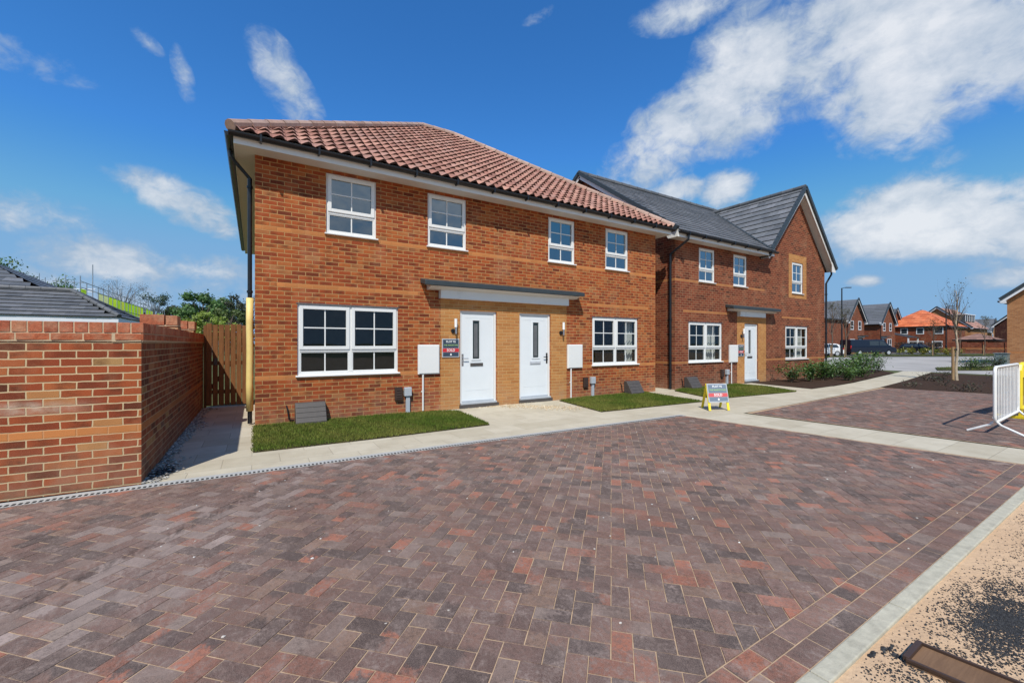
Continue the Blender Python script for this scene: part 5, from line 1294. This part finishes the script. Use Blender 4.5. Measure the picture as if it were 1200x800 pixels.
def gable_house(x0, x1, y0, depth, label, name='gabled_house', eave=4.7, apex=7.75, brick='brick_far', pal=SLATE, axis='y', wins=(), door=None, group=None, trim=True, rot=0, tilem='slate', wing=None, porch=None, dormers=0, pipe=True):
    """axis 'y': ridge runs along Y and the gable faces -Y;  axis 'x': ridge along X and the gable faces -X"""
    t = thing(name, label, 'house', ((x0+x1)/2,y0,0) if axis == 'y' else (x0,(y0+depth)/2,0), group=group)
    if axis == 'y': a0, a1, b0, b1 = x0, x1, y0, y0+depth; P = lambda a,b,z: (a,b,z)
    else: a0, a1, b0, b1 = depth, y0, x0, x1; P = lambda a,b,z: (b,a,z)      # here y0/depth are the two Y limits, x0/x1 front/back
    lo, hi = min(a0,a1), max(a0,a1); md = (lo+hi)/2
    w = MB()
    w.face([P(lo,b0,0),P(hi,b0,0),P(hi,b0,eave),P(md,b0,apex-.1),P(lo,b0,eave)]); w.face([P(lo,b1,0),P(hi,b1,0),P(hi,b1,eave),P(md,b1,apex-.1),P(lo,b1,eave)])
    w.face([P(lo,b0,0),P(lo,b1,0),P(lo,b1,eave),P(lo,b0,eave)]); w.face([P(hi,b0,0),P(hi,b1,0),P(hi,b1,eave),P(hi,b0,eave)])
    if wing: w.box(wing[0],lo-.01,b0+.3,b1,0,eave)
    w.build('wall', M[brick], t)
    rf = MB(); ovh = .3; sl = (apex-eave)/((hi-lo)/2); ez = eave-ovh*sl
    def rows(aE, aR, bs, be):
        n = 13
        for r in range(n):
            u0, u1 = r/n, (r+1)/n; A0 = aE+(aR-aE)*u0; A1 = aE+(aR-aE)*u1; Z0 = ez+(apex-ez)*u0; Z1 = ez+(apex-ez)*u1
            k = 6
            for i in range(k):
                q0 = bs+(be-bs)*i/k; q1 = bs+(be-bs)*(i+1)/k
                c = hexmix(random.choice(pal), U(.9,1.1)); rf.face([P(A0,q0,Z0+.05),P(A0,q1,Z0+.05),P(A1,q1,Z1+.02),P(A1,q0,Z1+.02)], c)
            rf.face([P(A0,bs,Z0-.01),P(A0,be,Z0-.01),P(A0,be,Z0+.05),P(A0,bs,Z0+.05)], hexmix(pal[0],.3))
    rows(lo-ovh, md, b0-ovh, b1+ovh); rows(hi+ovh, md, b0-ovh, b1+ovh)
    if wing:
        zz = eave+.1; yr = (b0+.3+b1)/2
        for (ya) in (b0, b1+.3):
            rf.face([(wing[0]-.3,ya,zz),(md,ya,zz),(md,yr,apex+.1),(wing[0]-.3,yr,apex+.1)], pal[1])
        rf.face([(wing[0]-.3,b0,zz-.15),(md-.2-(hi-lo)/2,b0,zz-.15),(md-.2-(hi-lo)/2,b0,zz+.02),(wing[0]-.3,b0,zz+.02)], (.02,.02,.02))
    rf.build('roof', M[tilem], t)
    f = MB(); bb_ = b0-ovh-.02
    for e_ in (lo-ovh, hi+ovh): f.bar(P(e_,bb_,ez-.02), P(md,bb_,apex-.02), .03 if axis=='y' else .03, .24)
    if trim:
        for e_,s_ in ((lo,-1),(hi,1)): f.box(*((e_-.02 if s_<0 else e_+.02-.0, e_+s_*ovh) if False else sorted((e_, e_+s_*ovh))), bb_-.0, b0-.01, ez-.12, eave-.02) if axis == 'y' else f.box(bb_, b0-.01, *sorted((e_, e_+s_*ovh)), ez-.12, eave-.02)
    f.build('bargeboard', M['upvc_far'], t)
    vb = MB()
    for e_ in (lo-ovh, hi+ovh): vb.bar(P(e_,bb_-.02,ez+.16), P(md,bb_-.02,apex+.16), .1, .2)
    vb.build('verge', M['darkgrey'], t)
    g = MB()
    for e_ in (lo-ovh-.06, hi+ovh+.06): g.bar(P(e_,b0-.2,ez+.02), P(e_,b1,ez+.02), .12, .11)
    if pipe: g.bar(P(lo+.1,b0-.05,ez), P(lo+.1,b0-.05,0), .08, .08)
    g.build('gutter', M['black'], t)
    for (wa,wb,za,zb) in wins:
        def B(mb, a_, b_, y0_, y1_, z0_, z1_):
            if axis == 'y': mb.box(a_,b_,y0_,y1_,z0_,z1_)
            else: mb.box(y0_,y1_,a_,b_,z0_,z1_)
        fm = MB(); fw = .09
        B(fm,wa,wa+fw,b0-.03,b0+.02,za,zb); B(fm,wb-fw,wb,b0-.03,b0+.02,za,zb); B(fm,wa+fw,wb-fw,b0-.03,b0+.02,zb-fw,zb); B(fm,wa+fw,wb-fw,b0-.03,b0+.02,za,za+fw+.04)
        zt = za+(zb-za)*.36; B(fm,wa+fw,wb-fw,b0-.028,b0+.02,zt,zt+.09)
        if wb-wa > 1.2: m_ = (wa+wb)/2; B(fm,m_-.05,m_+.05,b0-.029,b0+.02,za+fw,zt); B(fm,m_-.05,m_+.05,b0-.029,b0+.02,zt+.09,zb-fw)
        wo = fm.build('window', M['upvc_far'], t)
        pn = MB(); pn.face([P(wa+fw,b0-.012,za+fw),P(wb-fw,b0-.012,za+fw),P(wb-fw,b0-.012,zb-fw),P(wa+fw,b0-.012,zb-fw)]); pn.build('pane', M['glass_far'], wo)
    if door:
        d = MB()
        if axis == 'y': d.box(door-.46,door+.46,b0-.03,b0-.005,.05,2.15)
        else: d.box(b0-.03,b0-.005,door-.46,door+.46,.05,2.15)
        do = d.build('door', M['upvc_far'], t)
        c = MB(); c.box(door-.9,door+.9,b0-.7,b0-.01,2.5,2.62) if axis == 'y' else c.box(b0-.7,b0-.01,door-.9,door+.9,2.5,2.62); cb_ = c.build('canopy', M['darkgrey'], t)
        c = MB(); c.box(door-.8,door+.8,b0-.3,b0-.01,2.3,2.49) if axis == 'y' else c.box(b0-.3,b0-.01,door-.8,door+.8,2.3,2.49); c.build('canopy_box', M['upvc_far'], cb_)
    if porch:
        pa_, pb2, yy = porch
        pr = MB(); pr.prism([(yy,2.45),(yy,2.55),(b0,3.5),(b0,3.4)], pa_, pb2); po = pr.build('porch_roof', M['darkgrey'], t)
        pp = MB()
        for x in (pa_+.15,pb2-.15): pp.box(x-.09,x+.09,yy+.1,yy+.28,0,2.45)
        pp.build('porch_post', M['upvc_far'], po)
        pw = MB(); pw.box(pa_+1.2,pb2-.9,b0-.04,b0-.005,.9,2.1); pw.build('porch_window', M['upvc_far'], t)
    for k in range(dormers):
        c0 = b0+1.7+k*2.6; d = MB(); aa = lo+ (hi-lo)*.12; z_ = ez+(aa-lo+ovh)*sl
        # boxes standing on the slope that falls towards -Y
        d.box(c0,c0+1.5,aa,aa+2.,z_+.2,z_+1.5); dm = d.build('dormer', M['darkgrey'], t)
        q = MB(); q.box(c0-.12,c0+1.62,aa-.15,aa+2.1,z_+1.505,z_+1.66); q.build('dormer_roof', M['upvc_far'], dm)
        q = MB(); q.box(c0-.02,c0+.12,aa-.05,aa-.005,z_+.2,z_+1.5); q.box(c0+1.38,c0+1.52,aa-.05,aa-.005,z_+.2,z_+1.5); q.build('dormer_frame', M['upvc_far'], dm)
    return t
FAR = [(.13,.135,.145),(.12,.125,.135),(.145,.15,.16),(.11,.115,.12)]
gable_house(70.2, 76, 25, 9, 'brick house with a pointed gable above the left half of the dark van', wins=[(71.3,72.3,3.4,4.7),(73.9,74.9,3.4,4.7),(71.1,72.7,.85,2.1)], door=74.5, wing=(60,), pal=FAR, group='gabled brick houses along the far road')
gable_house(82, 88, 25, 9, 'brick house with a pointed gable beside the van bonnet', wins=[(83.1,84.1,3.4,4.7),(85.7,86.7,3.4,4.7),(84.9,86.6,.7,2.2)], door=83.1, pal=FAR, group='gabled brick houses along the far road')
gable_house(96, 102, 28, 9, 'farthest pointed gable house partly hidden beside the orange roof', wins=[(97.2,98.2,3.4,4.7),(99.8,100.8,3.4,4.7)], porch=(92.6,97.5,24.4), pal=FAR, group='gabled brick houses along the far road')
# left house wing windows of the first one
gable_house(115, 127, 21.6, 30.8, 'buff brick house with a pale pink tiled roof and dormers behind the orange roof', brick='buff_far', eave=4.6, apex=8.6, axis='x', pal=[(.42,.22,.16),(.38,.2,.15),(.45,.26,.2)], tilem='tile', dormers=3, pipe=False)
gable_house(147.8, 153.6, 24.6, 9, 'distant grey roofed gable house near the dark gable', eave=4.3, apex=7.4, pal=FAR, brick='buff_far', wins=[(149,150.2,2.6,3.8)])
gable_house(45.3, 54, 6.77, -3.2, 'buff brick house with a white bargeboard cut by the right edge', brick='buff_far', eave=4.66, apex=8.8, axis='x', pal=SLATE)
gable_house(107, 116, 17.4, 9.4, 'dark maroon brick gable house left of the buff house', brick='brick_dark', eave=4.6, apex=8.4, axis='x', pal=SLATE, wins=[(14.0,15.1,3.2,4.4),(14.2,15.2,.9,2.1)])
# orange hipped house
def hip_house(x0, x1, y0, y1, eave, rz, label, pal, tilem, brick, wins=(), name='hipped_house', cat='house', sidewins=()):
    t = thing(name, label, cat, ((x0+x1)/2,y0,0))
    w = MB(); w.box(x0,x1,y0,y1,0,eave); w.build('wall', M[brick], t)
    o_ = .3; a0,a1,b0,b1 = x0-o_,x1+o_,y0-o_,y1+o_; hd = min(a1-a0,b1-b0)/2; pt = math.atan2(rz-eave,hd); c_, s_ = math.cos(pt), math.sin(pt)
    rf = MB(); kw = dict(gauge=.6, pitch=.9, amp=0, thick=.03, pal=pal, seg=1); S_ = hd/c_
    tile_slope(rf,(a0,b0,eave),(1,0,0),(0,c_,s_),S_,lambda q:q*c_,lambda q:a1-a0-q*c_,**kw); tile_slope(rf,(a0,b1,eave),(0,-1,0),(c_,0,s_),S_,lambda q:q*c_,lambda q:b1-b0-q*c_,**kw)
    tile_slope(rf,(a1,b0,eave),(0,1,0),(-c_,0,s_),S_,lambda q:q*c_,lambda q:b1-b0-q*c_,**kw); tile_slope(rf,(a1,b1,eave),(-1,0,0),(0,-c_,s_),S_,lambda q:q*c_,lambda q:a1-a0-q*c_,**kw)
    rf.build('roof', M[tilem], t)
    f = MB(); f.box(a0,a1,b0,b1,eave-.2,eave-.005); f.build('fascia', M['black'], t)
    for (ya,yb,za,zb) in sidewins:
        q = MB(); q.box(x0-.05,x0-.005,ya,yb,za,zb); wo = q.build('window', M['upvc_far'], t)
        q = MB(); q.face([(x0-.056,ya+.12,za+.12),(x0-.056,yb-.12,za+.12),(x0-.056,yb-.12,zb-.12),(x0-.056,ya+.12,zb-.12)]); q.build('pane', M['glass_far'], wo)
    return t
ORG = [(.62,.16,.06),(.56,.14,.055),(.66,.19,.08)]
hip_house(99, 109.4, 21.3, 30, 4.45, 7.6, 'brick house with a bright orange hipped roof in the distance', ORG, 'tile', 'brick_far', sidewins=[(26.3,27.3,3.1,4.2),(24.2,25.2,3.1,4.2),(21.8,23,3.1,4.3),(24.2,26.2,.8,1.9),(21.9,23.2,.8,1.9)])
hip_house(98, 103, 16, 20.2, 2.1, 3.1, 'low garage with a brown pink hipped roof behind the boundary wall', [(.3,.17,.13),(.26,.15,.12)], 'tile', 'brick_far', name='garage', cat='garage')
hip_house(-24, -11.6, 37.5, 46, 4.95, 7.4, 'brick house with a dark grey hipped roof at the far left edge', SLATE, 'slate', 'brick_far')
bw = thing('boundary_wall', 'long red brick boundary wall with an orange band beyond the road', 'wall', (90,16.5,0))
q = MB(); q.box(89.8,90.1,13.2,19.8,0,1.62); q.build('wall_face', M['brick_far'], bw)
q = MB()
for y in (13.4,15.5,17.6,19.6): q.box(89.72,90.18,y-.2,y+.2,0,1.7)
q.build('pier', M['brick_far'], bw)
q = MB(); q.box(89.77,89.798,13.2,19.8,.55,.72); q.build('band_course', M['buff_far'], bw)
hd_ = MB()
for _ in range(1700):
    p = Vector((91+U(-.4,.4), U(20.2,27), U(.05,1.65))); leaf_quad(hd_, p, U(.15,.3), Vector((U(-1,.2),U(-1,1),U(-.2,1))).normalized(), hexmix(random.choice([(.09,.045,.03),(.07,.04,.03),(.06,.05,.03)]),U(.7,1.2)), .7)
tag(hd_.build('hedge', M['leaf']), 'reddish brown clipped hedge behind the black car', 'hedge')

sc = thing('scaffold', 'long scaffold with lime green sheeting on houses being built at the left', 'scaffold', (-12,47,0))
def SP(u, z): return (-12-.3*u, 47+39*u, z)
for i in range(26):
    u = i/25; q = MB(); zt = 6.0+U(.3,1.3)+(1.2 if i % 5 == 2 else 0); q.tube([SP(u,0),SP(u,zt)], .035, 5); q.build('standard', M['scaff'], sc)
for z in (4.0,5.0,6.0,6.5):
    q = MB(); q.tube([SP(0,z),SP(.5,z),SP(1,z)], .03, 5); q.build('ledger', M['scaff'], sc)
for i in range(25):
    u0, u1 = i/25+.003, (i+1)/25-.003
    if i in (1,2,15,19,20): continue
    c = random.choice([(.42,.62,.05),(.5,.66,.06),(.36,.55,.05),(.5,.55,.1)]) if i not in (3,4) else (.6,.6,.5)
    q = MB(); q.face([SP(u0,4.7),SP(u1,4.7),SP(u1,6.1-U(0,.2)),SP(u0,6.1-U(0,.2))], c); q.build('sheeting', M['lime'], sc)
q = MB()
for k in range(25):
    a, b = SP(k/25,4.0), SP((k+1)/25,4.0); q.face([(a[0],a[1],4.02),(b[0],b[1],4.02),(b[0]-1.3,b[1],4.02),(a[0]-1.3,a[1],4.02)])
q.build('deck', M['fence'], sc)
sc2 = thing('scaffold', 'short frame of bare scaffold poles behind the garage roof', 'scaffold', (-17,48,0))
for k,(px,py) in enumerate(((46,320),(53,325),(66,328),(77,322),(87,328))):
    p = pos(px,46); q = MB(); q.tube([(p[0],p[1],0),(p[0],p[1],zat(py,46))], .04, 5); q.build('standard', M['scaff'], sc2)
a, b = pos(40,46), pos(112,46)
for py in (338,341):
    q = MB(); q.tube([(a[0],a[1],zat(py,46)),(b[0],b[1],zat(py+1,46))], .05, 5); q.build('ledger', M['upvc_far'], sc2)
a, b = pos(62,46), pos(98,46); q = MB(); q.tube([(a[0],a[1],zat(329,46)),(b[0],b[1],zat(331.5,46))], .035, 5); q.build('ledger', M['scaff'], sc2)
# terrace under scaffold
gable_house(-22, -13.6, 50, 34, 'long unfinished terrace with a dark roof behind the scaffold', eave=4.4, apex=5.3, pal=SLATE, name='unfinished_house', trim=False)

# ------------------------------------------------------------------ street lamps and vehicles
def lamp(loc, h, rot, label):
    t = thing('street_lamp', label, 'street lamp', loc, rot, 'black column street lamps', local=True)
    q = MB(); q.tube([(0,0,0),(0,0,1.2),(0,0,1.25),(0,0,h)], [.11,.11,.075,.06], 10); q.build('column', M['black'], t)
    q = MB(); q.tube([(0,0,h-.05),(.25,0,h+.03),(.5,0,h+.06)], .03, 8); q.build('arm', M['black'], t)
    q = MB(); q.box(.4,1.05,-.12,.12,h+.02,h+.1); q.build('lantern', M['black'], t, bevel=.03)
p = pos(986.5,47); lamp(p, zat(337.5,47), math.radians(-31), 'tall black street lamp beside the gable corner downpipe')
p = pos(1108.7,58); lamp(p, zat(359,58), math.radians(-31), 'black street lamp in front of the orange roofed house')

def wheel(mb_t, mb_r, x, y, r, w_):
    mb_t.tube([(x,y-w_/2,r),(x,y+w_/2,r)], r, 16); 
    for yy in (y-w_/2-.004, y+w_/2+.004): mb_r.face([(x+math.cos(2*PI*k/12)*r*.62, yy, r+math.sin(2*PI*k/12)*r*.62) for k in range(12)])
def vehicle(name, label, cat, loc, rot, low, top, roofw, lowW, mat, wheels, r, glass, lights):
    """low: body side profile (x,z);  top: cabin profile; cabin tapers inwards"""
    t = thing(name, label, cat, loc, rot, local=True)
    b = MB(); hw = lowW/2; b.prism([(p[0],p[1]) for p in low], -hw, hw, axis='y')
    def tp(p, s_, zmin, zmax):
        f_ = (p[1]-zmin)/(zmax-zmin); return (p[0], s_*(hw*.97-(hw*.97-roofw/2)*f_), p[1])
    zmin, zmax = min(p[1] for p in top), max(p[1] for p in top); n = len(top)
    Lf = [tp(p,-1,zmin,zmax) for p in top]; Rt = [tp(p,1,zmin,zmax) for p in top]
    b.face(Lf); b.face(Rt[::-1])
    for i in range(n): j = (i+1)%n; b.face([Rt[i],Rt[j],Lf[j],Lf[i]])
    bd_ = b.build('body', mat, t, bevel=.05)
    tt, rr_ = MB(), MB()
    for i, x in enumerate(wheels):
        for s_ in (-1,1):
            tt, rr_ = MB(), MB(); wheel(tt, rr_, x, s_*(hw-.11), r, .22); w_ = tt.build('wheel', M['tyre'], t); rr_.build('rim', M['greyplastic'], w_)
    for (q0) in glass:
        for s_ in (-1,1):
            g = MB(); pts_ = [tp(p,s_,zmin,zmax) for p in q0]; g.face([(p[0],p[1]+s_*.012,p[2]) for p in pts_][::s_]); g.build('side_window', M['glass_far'], t)
    for (nm, x, z, w2, h2_, mt, s0) in lights:
        for s_ in (-1,1):
            g = MB(); g.box(x-.06,x+.06,s_*(hw-.02)-w2/2*(1+s_)*1.,s_*(hw-.02)+w2/2*(1-s_)*1.+.03*s_,z,z+h2_); g.build(nm, M[mt], t, bevel=.02)
    return t, zmin, zmax, hw, tp
# dark van
t, zn, zx, hw, tp = vehicle('panel_van', 'dark navy panel van parked before the far brick houses', 'van', pos(1016.5,53), math.radians(-31.6),
    [(-2.85,.35),(-2.85,1.05),(2.3,1.05),(2.72,.95),(2.85,.7),(2.85,.35)],
    [(-2.84,1.04),(-2.80,1.9),(-2.7,1.96),(.95,1.96),(1.25,1.9),(2.05,1.2),(2.35,1.04)], 1.72, 1.95, M['carnavy'], (-1.75,1.85), .34,
    [[(.75,1.22),(.75,1.78),(1.18,1.78),(1.72,1.22)],[(-.5,1.22),(-.5,1.78),(.65,1.78),(.65,1.22)]], [('headlight',2.6,.72,.2,.2,'lens',1),('tail_light',-2.83,.8,.1,.4,'taillight',1)])
g = MB(); g.face([(2.03,-.72,1.25),(2.03,.72,1.25),(1.3,.68,1.88),(1.3,-.68,1.88)]); ws = g.build('windscreen', M['glass_far'], t); ws.location = (.02,0,.015)
# white hatchback, seen from the rear quarter
t, *_ = vehicle('hatchback_car', 'white hatchback with red tail lights parked left of the near street lamp', 'car', pos(961,48), math.radians(148),
    [(-2.05,.3),(-2.1,.55),(-2.02,.92),(2.0,.86),(2.12,.6),(2.1,.3)], [(-2.0,.9),(-1.75,1.3),(-1.3,1.44),(.2,1.45),(1.1,.95),(1.2,.9)], 1.35, 1.78, M['carwhite'], (-1.3,1.3), .32,
    [[(-1.55,.98),(-1.35,1.34),(-.45,1.37),(-.45,.98)],[(-.38,.98),(-.38,1.37),(.15,1.36),(.9,.98)]], [('tail_light',-1.98,.75,.2,.2,'taillight',1),('headlight',1.98,.6,.2,.16,'lens',1)])
g = MB(); g.face([(-2.0,-.62,.98),(-2.0,.62,.98),(-1.74,.55,1.3),(-1.74,-.55,1.3)]); ws = g.build('rear_window', M['glass_far'], t); ws.location = (-.03,0,.02)
t, *_ = vehicle('estate_car', 'black car parked before the brown hedge and orange roofed house', 'car', (85,21.3,0), math.radians(-85),
    [(-2.2,.3),(-2.25,.6),(-2.18,.95),(2.1,.88),(2.25,.6),(2.22,.3)], [(-2.1,.93),(-1.85,1.35),(-1.5,1.47),(.3,1.47),(1.1,.98),(1.2,.93)], 1.35, 1.8, M['carblack'], (-1.35,1.35), .33,
    [[(-1.7,1.0),(-1.5,1.36),(-.5,1.39),(-.5,1.0)],[(-.4,1.0),(-.4,1.39),(.2,1.38),(.9,1.0)]], [('tail_light',-2.15,.75,.2,.18,'taillight',1),('headlight',2.1,.62,.2,.16,'lens',1)])
ct = thing('utility_cabinet', 'grey green utility cabinet at the corner of the buff house', 'cabinet', (43.6,6.75,0))
q = MB(); q.box(43.2,44.0,6.45,7.05,0,.75); q.build('cabinet', M['cabinet'], ct, bevel=.02)
q = MB(); q.box(43.15,44.05,6.4,7.1,.752,.8); q.build('lid', M['cabinet'], ct, bevel=.02)

for o in bpy.data.objects:
    if '_org' in o: del o['_org']
